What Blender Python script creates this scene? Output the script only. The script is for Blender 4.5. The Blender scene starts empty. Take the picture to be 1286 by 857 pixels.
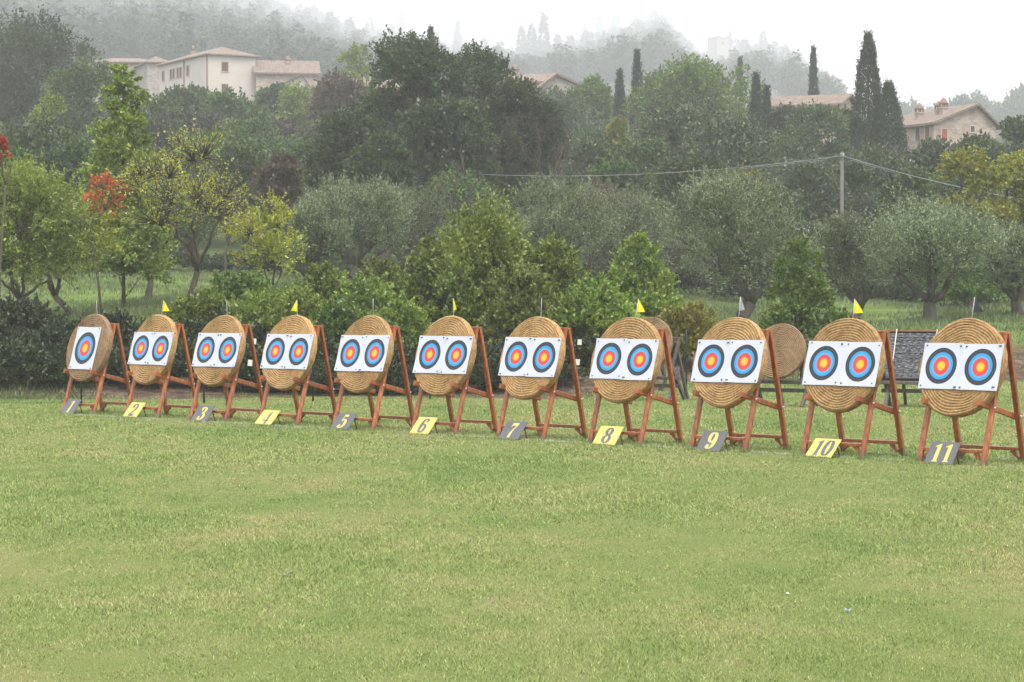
import bpy, math, random
import numpy as np
from mathutils import Vector, Matrix

# ------------------------------------------------------------------ camera, world, sun, exposure
scn = bpy.context.scene
COL = scn.collection
R = math.radians
CAM_H = 2.07
F = 3000.0                       # focal length in pixels of the 1286 px wide photograph
cam_d = bpy.data.cameras.new('camera')
cam = bpy.data.objects.new('camera', cam_d); COL.objects.link(cam)
cam_d.sensor_width = 36.0
cam_d.lens = 36.0 * F / 1286.0
cam_d.clip_start = 0.5; cam_d.clip_end = 6000
cam.location = (0, 0, CAM_H)
cam.rotation_euler = (R(90 - 0.87), 0, 0)
scn.camera = cam

SUN_EL, SUN_AZ = 64.0, 160.0     # azimuth clockwise from +Y
w = bpy.data.worlds.new('World'); scn.world = w; w.use_nodes = True
nt = w.node_tree; nt.nodes.clear()
sky = nt.nodes.new('ShaderNodeTexSky'); sky.sky_type = 'NISHITA'; sky.sun_disc = False
sky.sun_elevation = R(SUN_EL); sky.sun_rotation = R(SUN_AZ)
sky.air_density = 1.0; sky.dust_density = 5.0; sky.ozone_density = 1.0
hs = nt.nodes.new('ShaderNodeHueSaturation'); hs.inputs['Saturation'].default_value = 0.22
bg = nt.nodes.new('ShaderNodeBackground'); bg.inputs['Strength'].default_value = 0.15
wo = nt.nodes.new('ShaderNodeOutputWorld')
nt.links.new(sky.outputs[0], hs.inputs['Color']); # overcast layer: three times brighter overhead than at the horizon
tcw = nt.nodes.new('ShaderNodeTexCoord'); spw = nt.nodes.new('ShaderNodeSeparateXYZ'); nt.links.new(tcw.outputs['Generated'], spw.inputs[0])
rw_ = nt.nodes.new('ShaderNodeValToRGB'); rw_.color_ramp.elements[0].position = 0.0; rw_.color_ramp.elements[0].color = (0.42, 0.425, 0.44, 1)
rw_.color_ramp.elements[1].position = 0.9; rw_.color_ramp.elements[1].color = (1.0, 1.0, 1.02, 1); nt.links.new(spw.outputs[2], rw_.inputs[0])
mu = nt.nodes.new('ShaderNodeVectorMath'); mu.operation = 'SCALE'; mu.inputs[3].default_value = 9.0; nt.links.new(rw_.outputs[0], mu.inputs[0])
mw = nt.nodes.new('ShaderNodeMix'); mw.data_type = 'RGBA'; mw.inputs[0].default_value = 0.7
nt.links.new(hs.outputs[0], mw.inputs[6]); nt.links.new(mu.outputs[0], mw.inputs[7]); nt.links.new(mw.outputs[2], bg.inputs[0]); nt.links.new(bg.outputs[0], wo.inputs[0])
sl = bpy.data.lights.new('sun', 'SUN'); sl.energy = 1.5; sl.angle = R(28); sl.color = (1.0, 0.97, 0.92)
so = bpy.data.objects.new('sun', sl); COL.objects.link(so)
az, el = R(SUN_AZ), R(SUN_EL)
sd = Vector((math.sin(az) * math.cos(el), math.cos(az) * math.cos(el), math.sin(el)))
so.rotation_euler = sd.to_track_quat('Z', 'Y').to_euler(); so.location = (0, 0, 60)
vs = scn.view_settings
scn.display_settings.display_device = 'sRGB'
vs.view_transform = 'Standard'; vs.look = 'None'; vs.gamma = 1.0; vs.exposure = 1.15; vs.use_curve_mapping = False
scn.render.engine = 'CYCLES'
cy = scn.cycles
cy.use_denoising = True
cy.max_bounces = 6; cy.diffuse_bounces = 3; cy.glossy_bounces = 2; cy.transmission_bounces = 3
cy.transparent_max_bounces = 8; cy.volume_bounces = 3
cy.sample_clamp_indirect = 6
HAZE_DENSITY = 0.00050

# ------------------------------------------------------------------ helpers
def X(px, D): return (px - 643.0) / F * D
def Z(py, D): return CAM_H + (383.0 - py) / F * D

def link(name, mesh, mat=None, parent=None):
    o = bpy.data.objects.new(name, mesh); COL.objects.link(o)
    if mat is not None and len(mesh.materials) == 0:
        mesh.materials.append(mat)
    if parent is not None: o.parent = parent
    return o

def tag(o, label=None, cat=None, group=None, kind=None):
    if label: o['label'] = label
    if cat: o['category'] = cat
    if group: o['group'] = group
    if kind: o['kind'] = kind
    return o

def empty(name, loc, rz=0.0):
    o = bpy.data.objects.new(name, None); COL.objects.link(o)
    o.location = loc; o.rotation_euler = (0, 0, rz); o.empty_display_size = 0.2
    return o

def copy_tree(o, parent=None):
    c = o.copy(); COL.objects.link(c); c.parent = parent
    for ch in list(o.children):
        copy_tree(ch, c)
    return c

class MB:
    def __init__(s): s.v = []; s.f = []; s.sm = []
    def add(s, vs_, fs, smooth=False):
        b = len(s.v); s.v += [tuple(p) for p in vs_]
        s.f += [tuple(i + b for i in f) for f in fs]; s.sm += [smooth] * len(fs)
    def box(s, c, d, rot=None):
        c = Vector(c); hx, hy, hz = d[0] / 2, d[1] / 2, d[2] / 2
        P = [Vector((x, y, z)) for x in (-hx, hx) for y in (-hy, hy) for z in (-hz, hz)]
        if rot is not None: P = [rot @ p for p in P]
        s.add([c + p for p in P], [(0, 1, 3, 2), (4, 6, 7, 5), (0, 4, 5, 1), (2, 3, 7, 6), (0, 2, 6, 4), (1, 5, 7, 3)])
    def bar(s, a, b, w_, h_, up=(0, 0, 1), bev=0.0):
        """squared timber from a to b: w_ across, h_ along 'up'"""
        a, b = Vector(a), Vector(b); d = (b - a).normalized(); up = Vector(up)
        sx = d.cross(up).normalized(); uy = sx.cross(d).normalized()
        e = bev if bev else min(w_, h_) * 0.12
        hw, hh = w_ / 2, h_ / 2
        sec = [(-hw + e, -hh), (hw - e, -hh), (hw, -hh + e), (hw, hh - e), (hw - e, hh), (-hw + e, hh), (-hw, hh - e), (-hw, -hh + e)]
        P = [a + sx * p + uy * q for p, q in sec] + [b + sx * p + uy * q for p, q in sec]
        n = 8
        fs = [(i, (i + 1) % n, n + (i + 1) % n, n + i) for i in range(n)] + [tuple(range(n - 1, -1, -1)), tuple(range(n, 2 * n))]
        s.add(P, fs)
    def tube(s, pts, rad, n=6, cap=True):
        pts = [Vector(p) for p in pts]
        if not hasattr(rad, '__len__'): rad = [rad] * len(pts)
        P = []
        for i, p in enumerate(pts):
            d = (pts[min(i + 1, len(pts) - 1)] - pts[max(i - 1, 0)])
            d = d.normalized() if d.length > 1e-9 else Vector((0, 0, 1))
            ref = Vector((0, 0, 1)) if abs(d.z) < 0.9 else Vector((1, 0, 0))
            sx = d.cross(ref).normalized(); sy = sx.cross(d)
            for k in range(n):
                t = 2 * math.pi * k / n
                P.append(p + (sx * math.cos(t) + sy * math.sin(t)) * rad[i])
        fs = []
        for i in range(len(pts) - 1):
            for k in range(n):
                fs.append((i * n + k, i * n + (k + 1) % n, (i + 1) * n + (k + 1) % n, (i + 1) * n + k))
        if cap:
            fs.append(tuple(range(n - 1, -1, -1))); fs.append(tuple((len(pts) - 1) * n + k for k in range(n)))
        s.add(P, fs, True)
    def mesh(s, name):
        m = bpy.data.meshes.new(name); m.from_pydata(s.v, [], s.f)
        m.polygons.foreach_set('use_smooth', s.sm); m.update(); return m
    def build(s, name, mat, parent=None): return link(name, s.mesh(name), mat, parent)

def np_mesh(name, verts, k, smooth=False):
    """verts: (N*k,3) array; every k consecutive vertices are a face"""
    n = len(verts) // k
    m = bpy.data.meshes.new(name)
    m.vertices.add(n * k); m.vertices.foreach_set('co', np.ascontiguousarray(verts, dtype=np.float32).ravel())
    m.loops.add(n * k); m.loops.foreach_set('vertex_index', np.arange(n * k, dtype=np.int32))
    m.polygons.add(n); m.polygons.foreach_set('loop_start', np.arange(0, n * k, k, dtype=np.int32))
    m.polygons.foreach_set('loop_total', np.full(n, k, dtype=np.int32))
    m.update(calc_edges=True); return m

# ------------------------------------------------------------------ materials
def new_mat(name):
    m = bpy.data.materials.new(name); m.use_nodes = True
    t = m.node_tree; b = t.nodes['Principled BSDF']
    return m, t, b

def N(t, typ, **kw):
    n = t.nodes.new(typ)
    for k, v in kw.items():
        if k in n.inputs.keys(): n.inputs[k].default_value = v
        else: setattr(n, k, v)
    return n

def ramp(t, stops, fac=None):
    r = t.nodes.new('ShaderNodeValToRGB'); e = r.color_ramp.elements
    e[0].position, e[0].color = stops[0][0], (*stops[0][1], 1)
    e[1].position, e[1].color = stops[-1][0], (*stops[-1][1], 1)
    for p, c in stops[1:-1]:
        q = e.new(p); q.color = (*c, 1)
    if fac is not None: t.links.new(fac, r.inputs[0])
    return r

def noise(t, scale, detail=4, rough=0.55, vec=None, dist=0.0):
    n = t.nodes.new('ShaderNodeTexNoise'); n.inputs['Scale'].default_value = scale
    n.inputs['Detail'].default_value = detail; n.inputs['Roughness'].default_value = rough; n.inputs['Distortion'].default_value = dist
    if vec is not None: t.links.new(vec, n.inputs['Vector'])
    return n

def math_(t, op, a, b=None, c=None):
    n = t.nodes.new('ShaderNodeMath'); n.operation = op
    for i, v in enumerate((a, b, c)):
        if v is None: continue
        if isinstance(v, (int, float)): n.inputs[i].default_value = v
        else: t.links.new(v, n.inputs[i])
    return n.outputs[0]

def mix(t, fac, a, b, mode='MIX'):
    n = t.nodes.new('ShaderNodeMix'); n.data_type = 'RGBA'; n.blend_type = mode
    for s_, v in ((0, fac), (6, a), (7, b)):
        if isinstance(v, (int, float)): n.inputs[s_].default_value = v
        elif isinstance(v, tuple): n.inputs[s_].default_value = (*v, 1)
        else: t.links.new(v, n.inputs[s_])
    return n.outputs[2]

def objcoord(t, mapping=None):
    tc = t.nodes.new('ShaderNodeTexCoord'); out = tc.outputs['Object']
    if mapping:
        mp = t.nodes.new('ShaderNodeMapping'); mp.inputs['Scale'].default_value = mapping
        t.links.new(out, mp.inputs[0]); out = mp.outputs[0]
    return out

def bump(t, b, h, strength=0.4, dist=0.01):
    n = t.nodes.new('ShaderNodeBump'); n.inputs['Strength'].default_value = strength; n.inputs['Distance'].default_value = dist
    t.links.new(h, n.inputs['Height']); t.links.new(n.outputs[0], b.inputs['Normal'])

def simple(name, c1, c2, scale=8.0, rough=0.7, stretch=None, spec=0.3, bmp=0.0, bscale=None, rnd=0.0):
    m, t, b = new_mat(name); v = objcoord(t, stretch)
    n = noise(t, scale, 6, 0.6, v); r = ramp(t, [(0.3, c1), (0.7, c2)], n.outputs['Fac'])
    out = r.outputs[0]
    if rnd:
        oi = t.nodes.new('ShaderNodeObjectInfo')
        f = math_(t, 'MULTIPLY_ADD', oi.outputs['Random'], rnd * 2, 1 - rnd)
        cb = t.nodes.new('ShaderNodeCombineColor')
        for i in range(3): t.links.new(f, cb.inputs[i])
        out = mix(t, 1.0, out, cb.outputs[0], 'MULTIPLY')
    t.links.new(out, b.inputs['Base Color']); b.inputs['Roughness'].default_value = rough
    b.inputs['Specular IOR Level'].default_value = spec
    if bmp:
        n2 = noise(t, bscale or scale * 3, 4, 0.6, v); bump(t, b, n2.outputs['Fac'], bmp, 0.01)
    return m

def leaf_mat(name, cols, scale=0.9, transl=0.3, rnd=0.25):
    """cols: list of base colours from deep to fresh; mixed per leaf and per clump"""
    m = bpy.data.materials.new(name); m.use_nodes = True; t = m.node_tree; t.nodes.clear()
    out = t.nodes.new('ShaderNodeOutputMaterial')
    v = objcoord(t); g = t.nodes.new('ShaderNodeNewGeometry'); oi = t.nodes.new('ShaderNodeObjectInfo')
    n = noise(t, scale, 3, 0.6, v)
    f = math_(t, 'MULTIPLY', g.outputs['Random Per Island'], 0.45)
    f = math_(t, 'MULTIPLY_ADD', n.outputs['Fac'], 1.1, math_(t, 'ADD', f, -0.28))
    k = len(cols)
    r = ramp(t, [(i / (k - 1) * 0.8 + 0.1, c) for i, c in enumerate(cols)], f)
    val = math_(t, 'MULTIPLY_ADD', oi.outputs['Random'], 2 * rnd, 1 - rnd)
    hsn = t.nodes.new('ShaderNodeHueSaturation'); t.links.new(val, hsn.inputs['Value'])
    hu = math_(t, 'MULTIPLY_ADD', oi.outputs['Random'], 0.03 if rnd else 0.0, 0.485 if rnd else 0.5)
    t.links.new(hu, hsn.inputs['Hue']); t.links.new(r.outputs[0], hsn.inputs['Color'])
    d = t.nodes.new('ShaderNodeBsdfDiffuse'); tr = t.nodes.new('ShaderNodeBsdfTranslucent'); gl = t.nodes.new('ShaderNodeBsdfGlossy')
    gl.inputs['Roughness'].default_value = 0.45
    t.links.new(hsn.outputs[0], d.inputs[0]); t.links.new(hsn.outputs[0], tr.inputs[0])
    ms = t.nodes.new('ShaderNodeMixShader'); ms.inputs[0].default_value = transl
    t.links.new(d.outputs[0], ms.inputs[1]); t.links.new(tr.outputs[0], ms.inputs[2])
    m2 = t.nodes.new('ShaderNodeMixShader'); m2.inputs[0].default_value = 0.05
    t.links.new(ms.outputs[0], m2.inputs[1]); t.links.new(gl.outputs[0], m2.inputs[2])
    t.links.new(m2.outputs[0], out.inputs[0])
    return m

M = {}
M['bark'] = simple('bark', (0.05, 0.04, 0.03), (0.12, 0.10, 0.08), 6, 0.9, (1, 1, 0.3), 0.1, 0.6)
M['bark_olive'] = simple('bark_olive', (0.055, 0.05, 0.042), (0.13, 0.12, 0.10), 5, 0.9, (1, 1, 0.3), 0.1, 0.6)
M['leaf_olive'] = leaf_mat('leaf_olive', [(0.018, 0.032, 0.012), (0.115, 0.15, 0.064), (0.29, 0.335, 0.185)], 1.2, 0.15)
M['leaf_green'] = leaf_mat('leaf_green', [(0.028, 0.060, 0.010), (0.11, 0.19, 0.026), (0.23, 0.32, 0.05)], 0.9, 0.35)
M['leaf_shrub'] = leaf_mat('leaf_shrub', [(0.05, 0.08, 0.014), (0.18, 0.25, 0.035), (0.34, 0.41, 0.07)], 0.8, 0.35)
M['leaf_yellow'] = leaf_mat('leaf_yellow', [(0.10, 0.13, 0.018), (0.26, 0.27, 0.03), (0.46, 0.38, 0.035)], 0.8, 0.35)
M['leaf_gold'] = leaf_mat('leaf_gold', [(0.08, 0.11, 0.018), (0.21, 0.225, 0.028), (0.36, 0.31, 0.035)], 0.8, 0.35)
M['leaf_red'] = leaf_mat('leaf_red', [(0.25, 0.055, 0.015), (0.46, 0.10, 0.02), (0.55, 0.19, 0.035)], 1.5, 0.35)
M['leaf_oak'] = leaf_mat('leaf_oak', [(0.012, 0.026, 0.007), (0.036, 0.062, 0.014), (0.12, 0.155, 0.028)], 0.35, 0.25, 0.15)
M['leaf_wood'] = leaf_mat('leaf_wood', [(0.018, 0.036, 0.009), (0.055, 0.095, 0.020), (0.13, 0.185, 0.036)], 0.3, 0.25, 0.4)
M['leaf_dull'] = leaf_mat('leaf_dull', [(0.025, 0.038, 0.014), (0.06, 0.08, 0.03), (0.115, 0.14, 0.055)], 0.4, 0.2, 0.3)
M['leaf_cypress'] = leaf_mat('leaf_cypress', [(0.012, 0.026, 0.010), (0.025, 0.046, 0.016), (0.05, 0.075, 0.025)], 1.0, 0.1, 0.1)
M['leaf_rust'] = leaf_mat('leaf_rust', [(0.05, 0.04, 0.025), (0.09, 0.062, 0.038), (0.13, 0.10, 0.045)], 0.5, 0.3, 0.2)
M['leaf_dark'] = leaf_mat('leaf_dark', [(0.015, 0.028, 0.009), (0.035, 0.055, 0.018), (0.08, 0.10, 0.03)], 1.2, 0.25, 0.2)

# varnished red-brown timber
def wood_mat(name, cA, cB, cC, rough, rnd):
    m, t, b = new_mat(name); v = objcoord(t, (6, 6, 1.2))
    n = noise(t, 5, 6, 0.65, v, 0.6); r = ramp(t, [(0.28, cA), (0.5, cB), (0.75, cC)], n.outputs['Fac'])
    oi = t.nodes.new('ShaderNodeObjectInfo'); val = math_(t, 'MULTIPLY_ADD', oi.outputs['Random'], 2 * rnd, 1 - rnd)
    h = t.nodes.new('ShaderNodeHueSaturation'); t.links.new(val, h.inputs['Value']); t.links.new(r.outputs[0], h.inputs['Color'])
    ge = t.nodes.new('ShaderNodeNewGeometry'); sp = t.nodes.new('ShaderNodeSeparateXYZ'); t.links.new(ge.outputs['Position'], sp.inputs[0])
    nd = noise(t, 14, 4, 0.6, ge.outputs['Position'])
    mud = math_(t, 'LESS_THAN', sp.outputs[2], math_(t, 'MULTIPLY', nd.outputs['Fac'], 0.17))
    c = mix(t, math_(t, 'MULTIPLY', mud, 0.65), h.outputs[0], (0.09, 0.075, 0.05))
    t.links.new(c, b.inputs['Base Color']); b.inputs['Roughness'].default_value = rough
    bump(t, b, n.outputs['Fac'], 0.25, 0.004); return m
M['stand_wood'] = wood_mat('stand_wood', (0.12, 0.030, 0.010), (0.27, 0.080, 0.024), (0.44, 0.165, 0.055), 0.38, 0.22)
M['grey_wood'] = wood_mat('grey_wood', (0.035, 0.03, 0.028), (0.075, 0.065, 0.06), (0.13, 0.115, 0.10), 0.85, 0.2)
M['bolt'] = simple('bolt', (0.5, 0.5, 0.5), (0.65, 0.65, 0.65), 20, 0.35)

# coiled straw
def straw_mat(name, dark, mid, light, wear):
    m, t, b = new_mat(name)
    tc = t.nodes.new('ShaderNodeTexCoord'); sp = t.nodes.new('ShaderNodeSeparateXYZ'); t.links.new(tc.outputs['Object'], sp.inputs[0])
    x, y, z = sp.outputs
    rr = math_(t, 'SQRT', math_(t, 'ADD', math_(t, 'MULTIPLY', x, x), math_(t, 'MULTIPLY', z, z)))
    th = math_(t, 'ARCTAN2', z, x)
    cv = t.nodes.new('ShaderNodeCombineXYZ')
    t.links.new(math_(t, 'MULTIPLY', th, 9.0), cv.inputs[0]); t.links.new(math_(t, 'MULTIPLY', rr, 26.0), cv.inputs[1]); t.links.new(math_(t, 'MULTIPLY', y, 26.0), cv.inputs[2])
    n1 = noise(t, 1.6, 5, 0.7, cv.outputs[0])                      # stitches and straw bundles run round the coil
    cv2 = t.nodes.new('ShaderNodeCombineXYZ')
    t.links.new(math_(t, 'MULTIPLY', th, 2.0), cv2.inputs[0]); t.links.new(math_(t, 'MULTIPLY', rr, 160.0), cv2.inputs[1]); t.links.new(math_(t, 'MULTIPLY', y, 160.0), cv2.inputs[2])
    n2 = noise(t, 1.0, 3, 0.6, cv2.outputs[0])
    f = math_(t, 'ADD', math_(t, 'MULTIPLY', n1.outputs['Fac'], 0.65), math_(t, 'MULTIPLY', n2.outputs['Fac'], 0.35))
    r = ramp(t, [(0.34, dark), (0.5, mid), (0.66, light)], f)
    oi = t.nodes.new('ShaderNodeObjectInfo'); val = math_(t, 'MULTIPLY_ADD', oi.outputs['Random'], 0.24, 0.88)
    h = t.nodes.new('ShaderNodeHueSaturation'); t.links.new(val, h.inputs['Value'])
    of = t.nodes.new('ShaderNodeVectorMath'); of.operation = 'ADD'; t.links.new(tc.outputs['Object'], of.inputs[0])
    cr = t.nodes.new('ShaderNodeCombineXYZ'); t.links.new(math_(t, 'MULTIPLY', oi.outputs['Random'], 37.0), cr.inputs[0]); t.links.new(cr.outputs[0], of.inputs[1])
    n3 = noise(t, 2.6, 4, 0.6, of.outputs[0]); n4 = noise(t, 5.5, 4, 0.7, of.outputs[0])
    st = ramp(t, [(0.30, (0.62, 0.56, 0.50)), (0.46, (1, 1, 1)), (0.62, (1, 1, 1)), (0.75, (1.25, 1.25, 1.2))], n4.outputs['Fac'])
    wr = math_(t, 'MULTIPLY', n3.outputs['Fac'], wear)
    c = mix(t, wr, r.outputs[0], (0.28, 0.20, 0.12)); c = mix(t, 1.0, c, st.outputs[0], 'MULTIPLY'); t.links.new(c, h.inputs['Color'])
    t.links.new(h.outputs[0], b.inputs['Base Color']); b.inputs['Roughness'].default_value = 0.75
    b.inputs['Specular IOR Level'].default_value = 0.2
    bump(t, b, f, 0.6, 0.006); return m
M['straw'] = straw_mat('straw', (0.12, 0.062, 0.022), (0.33, 0.195, 0.075), (0.52, 0.345, 0.155), 0.35)
M['straw_old'] = straw_mat('straw_old', (0.07, 0.045, 0.025), (0.19, 0.12, 0.065), (0.30, 0.20, 0.11), 0.2)

# printed target paper: rings in the sheet's own plane (local x,z)
def paper_mat(name, rings):
    m, t, b = new_mat(name)
    tc = t.nodes.new('ShaderNodeTexCoord'); sp = t.nodes.new('ShaderNodeSeparateXYZ'); t.links.new(tc.outputs['Object'], sp.inputs[0])
    rr = math_(t, 'SQRT', math_(t, 'ADD', math_(t, 'MULTIPLY', sp.outputs[0], sp.outputs[0]), math_(t, 'MULTIPLY', sp.outputs[2], sp.outputs[2])))
    cur = (0.475, 0.495, 0.555)
    for rad, c in rings:
        s = math_(t, 'LESS_THAN', rr, rad); cur = mix(t, s, cur, c)
    oi = t.nodes.new('ShaderNodeObjectInfo'); cr = t.nodes.new('ShaderNodeCombineXYZ'); t.links.new(math_(t, 'MULTIPLY', oi.outputs['Random'], 53.0), cr.inputs[0])
    of = t.nodes.new('ShaderNodeVectorMath'); of.operation = 'ADD'; t.links.new(tc.outputs['Object'], of.inputs[0]); t.links.new(cr.outputs[0], of.inputs[1])
    vo = t.nodes.new('ShaderNodeTexVoronoi'); vo.inputs['Scale'].default_value = 14; t.links.new(of.outputs[0], vo.inputs['Vector'])
    sc_ = t.nodes.new('ShaderNodeSeparateColor'); t.links.new(vo.outputs['Color'], sc_.inputs[0])
    hole = math_(t, 'MULTIPLY', math_(t, 'LESS_THAN', vo.outputs['Distance'], 0.11), math_(t, 'GREATER_THAN', sc_.outputs[0], 0.72))
    hole = math_(t, 'MULTIPLY', hole, math_(t, 'LESS_THAN', rr, 0.22))
    cur = mix(t, math_(t, 'MULTIPLY', hole, 0.8), cur, (0.10, 0.08, 0.06))
    t.links.new(cur, b.inputs['Base Color']); b.inputs['Roughness'].default_value = 0.55; b.inputs['Specular IOR Level'].default_value = 0.25
    n = noise(t, 7, 3, 0.5, tc.outputs['Object']); bump(t, b, n.outputs['Fac'], 0.25, 0.02)
    return m
def ringset(R5):
    u = R5 / 4.0
    bk = (0.028, 0.033, 0.045); bl = (0.04, 0.25, 0.50); rd = (0.52, 0.05, 0.045); ye = (0.66, 0.36, 0.025)
    ln = 0.0012
    L = [(4 * u, bk), (3.5 * u + ln, (0.08, 0.09, 0.105)), (3.5 * u - ln, bk), (3 * u, bl), (2.5 * u + ln, (0.025, 0.15, 0.34)), (2.5 * u - ln, (0.07, 0.31, 0.56)),
         (2 * u, rd), (1.5 * u + ln, (0.3, 0.03, 0.03)), (1.5 * u - ln, (0.58, 0.065, 0.05)), (1 * u, ye), (0.5 * u + ln, (0.5, 0.28, 0.02)), (0.5 * u - ln, (0.72, 0.42, 0.035))]
    return L
M['paper60'] = paper_mat('paper60', ringset(0.245))
M['paper80'] = paper_mat('paper80', ringset(0.315))
M['pin'] = simple('pin', (0.02, 0.03, 0.05), (0.08, 0.09, 0.11), 40, 0.4)
M['sign_grey'] = simple('sign_grey', (0.085, 0.088, 0.094), (0.115, 0.118, 0.124), 6, 0.55)
M['sign_yellow'] = simple('sign_yellow', (0.46, 0.385, 0.10), (0.54, 0.455, 0.14), 6, 0.55)
M['flag_yellow'] = simple('flag_yellow', (0.62, 0.56, 0.02), (0.70, 0.63, 0.035), 10, 0.6)
M['flag_black'] = simple('flag_black', (0.015, 0.017, 0.022), (0.04, 0.045, 0.055), 10, 0.6)
M['flag_grey'] = simple('flag_grey', (0.25, 0.26, 0.29), (0.36, 0.37, 0.40), 10, 0.6)
M['stick'] = simple('stick', (0.35, 0.36, 0.36), (0.5, 0.5, 0.5), 10, 0.5)
M['fence_metal'] = simple('fence_metal', (0.012, 0.022, 0.018), (0.03, 0.045, 0.038), 10, 0.5)
M['tag_paper'] = simple('tag_paper', (0.50, 0.52, 0.45), (0.60, 0.60, 0.55), 10, 0.6)
M['rope'] = simple('rope', (0.45, 0.42, 0.36), (0.62, 0.58, 0.50), 30, 0.8)
M['wire'] = simple('wire', (0.20, 0.21, 0.22), (0.28, 0.29, 0.30), 5, 0.6)
M['concrete'] = simple('concrete', (0.10, 0.095, 0.085), (0.15, 0.14, 0.125), 4, 0.9)

# ------------------------------------------------------------------ terrain
def smooth(a, b, v):
    t = np.clip((v - a) / (b - a), 0, 1); return t * t * (3 - 2 * t)
RPX = [-400, 0, 250, 400, 450, 560, 640, 720, 780, 830, 862, 890, 950, 990, 1030, 1060, 1080, 1140, 1300, 1700]
RY  = [-45, -40, -8, 38, 58, 80, 86, 76, 55, 42, 78, 98, 78, 90, 116, 130, 158, 150, 150, 150]
def bank_y(x, y):
    px = 643 + x / np.maximum(y, 1.0) * F
    return y + 0.8 * np.sin(x * 0.5) - 11.5 * smooth(740, 900, px)
def fdist(D):                    # the far ridges stand well back, in deep mist
    return D if D < 380 else 380 + (D - 380) * 3.4
def terr(x, y):
    x = np.asarray(x, dtype=float); y = np.asarray(y, dtype=float)
    yy = np.maximum(y, 1.0)
    px = 643 + x / yy * F
    left = 1 - smooth(500, 1000, px)
    yb = bank_y(x, y)
    bank = 1.3 * smooth(52.5, 61, yb)
    slope = (0.013 + 0.028 * left) * np.clip(y - 60, 0, 60)
    z = bank + slope
    z = z + np.interp(y, [0, 118, 150, 175, 225, 325, 5000], [0, 0, 2.2, 4.8, 10.5, 22.0, 22.0])
    ridge_px = np.interp(px, RPX, RY)
    zr_far = CAM_H + (383 - ridge_px) / F * 3000.0
    zr_mid = CAM_H + (383 - np.maximum(ridge_px, 152)) / F * 420.0
    t1 = np.clip((y - 325) / (3000 - 325), 0, 1)
    base = 24.5
    zf = base + (zr_far - base) * t1 ** 1.06
    zf = np.where(ridge_px > 140, np.interp(y, [325, 800, 1100, 5000], [24.5, 58, 40, 0]), zf)
    wgt = smooth(325, 360, y)
    z = z * (1 - wgt) + zf * wgt
    z = np.where(y > 3000, z - (y - 3000) * 0.12, z)
    z = z + (0.25 * np.sin(x * 0.21 + y * 0.11) + 0.15 * np.sin(x * 0.47 - y * 0.23)) * smooth(56, 90, y)
    return z
def tz(x, y): return float(terr(x, y))

def terrain_mesh():
    ys = np.concatenate([np.arange(-60, 10, 10), np.arange(10, 50, 4), np.arange(50, 66, 0.7), np.arange(66, 130, 2.5), np.arange(130, 340, 7), np.arange(340, 3700, 30), [3750, 3800]])
    us = np.linspace(-1, 1, 121)
    V = []
    for y in ys:
        hw = 40 + max(y, 0) * 0.42
        x = us * hw
        V.append(np.stack([x, np.full_like(x, y), terr(x, np.full_like(x, y))], 1))
    V = np.concatenate(V); nx = len(us); ny = len(ys)
    Fc = [(j * nx + i, j * nx + i + 1, (j + 1) * nx + i + 1, (j + 1) * nx + i) for j in range(ny - 1) for i in range(nx - 1)]
    m = bpy.data.meshes.new('ground'); m.from_pydata(V.tolist(), [], Fc)
    m.polygons.foreach_set('use_smooth', [True] * len(Fc)); m.update()
    yb = bank_y(V[:, 0], V[:, 1])
    for nm, val in (('earth', smooth(51.5, 53.5, yb) * (1 - smooth(56.0, 59.5, yb))), ('meadow', smooth(53, 58, yb))):
        at = m.attributes.new(nm, 'FLOAT', 'POINT'); at.data.foreach_set('value', val.astype(np.float32))
    return m

def ground_color(t, g_a, g_b, g_c):
    """shared colour logic of lawn soil and blades, in world coordinates: patches of dry, fresh and pale grass"""
    ge = t.nodes.new('ShaderNodeNewGeometry')
    mp = t.nodes.new('ShaderNodeMapping'); mp.inputs['Scale'].default_value = (1, 0.55, 0); t.links.new(ge.outputs['Position'], mp.inputs[0])
    n1 = noise(t, 0.33, 5, 0.62, mp.outputs[0], 0.4); n2 = noise(t, 1.9, 5, 0.65, mp.outputs[0], 0.5)
    f = math_(t, 'ADD', math_(t, 'MULTIPLY', n1.outputs['Fac'], 0.6), math_(t, 'MULTIPLY', n2.outputs['Fac'], 0.4))
    r = ramp(t, [(0.36, g_a), (0.5, g_b), (0.66, g_c)], f)
    return ge, n1, n2, r.outputs[0], mp

m, t, b = new_mat('ground_soil')
ge, n1, n2, c, mp = ground_color(t, (0.10, 0.135, 0.042), (0.13, 0.15, 0.055), (0.18, 0.165, 0.08))
sp = t.nodes.new('ShaderNodeSeparateXYZ'); t.links.new(ge.outputs['Position'], sp.inputs[0])
# meadow and wooded slope beyond the fence
n4 = noise(t, 0.25, 5, 0.6, ge.outputs['Position'])
mead = ramp(t, [(0.35, (0.05, 0.08, 0.025)), (0.55, (0.10, 0.145, 0.042)), (0.7, (0.15, 0.17, 0.065))], n4.outputs['Fac'])
k1 = t.nodes.new('ShaderNodeAttribute'); k1.attribute_name = 'meadow'
c = mix(t, k1.outputs['Fac'], c, mead.outputs[0])
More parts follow.
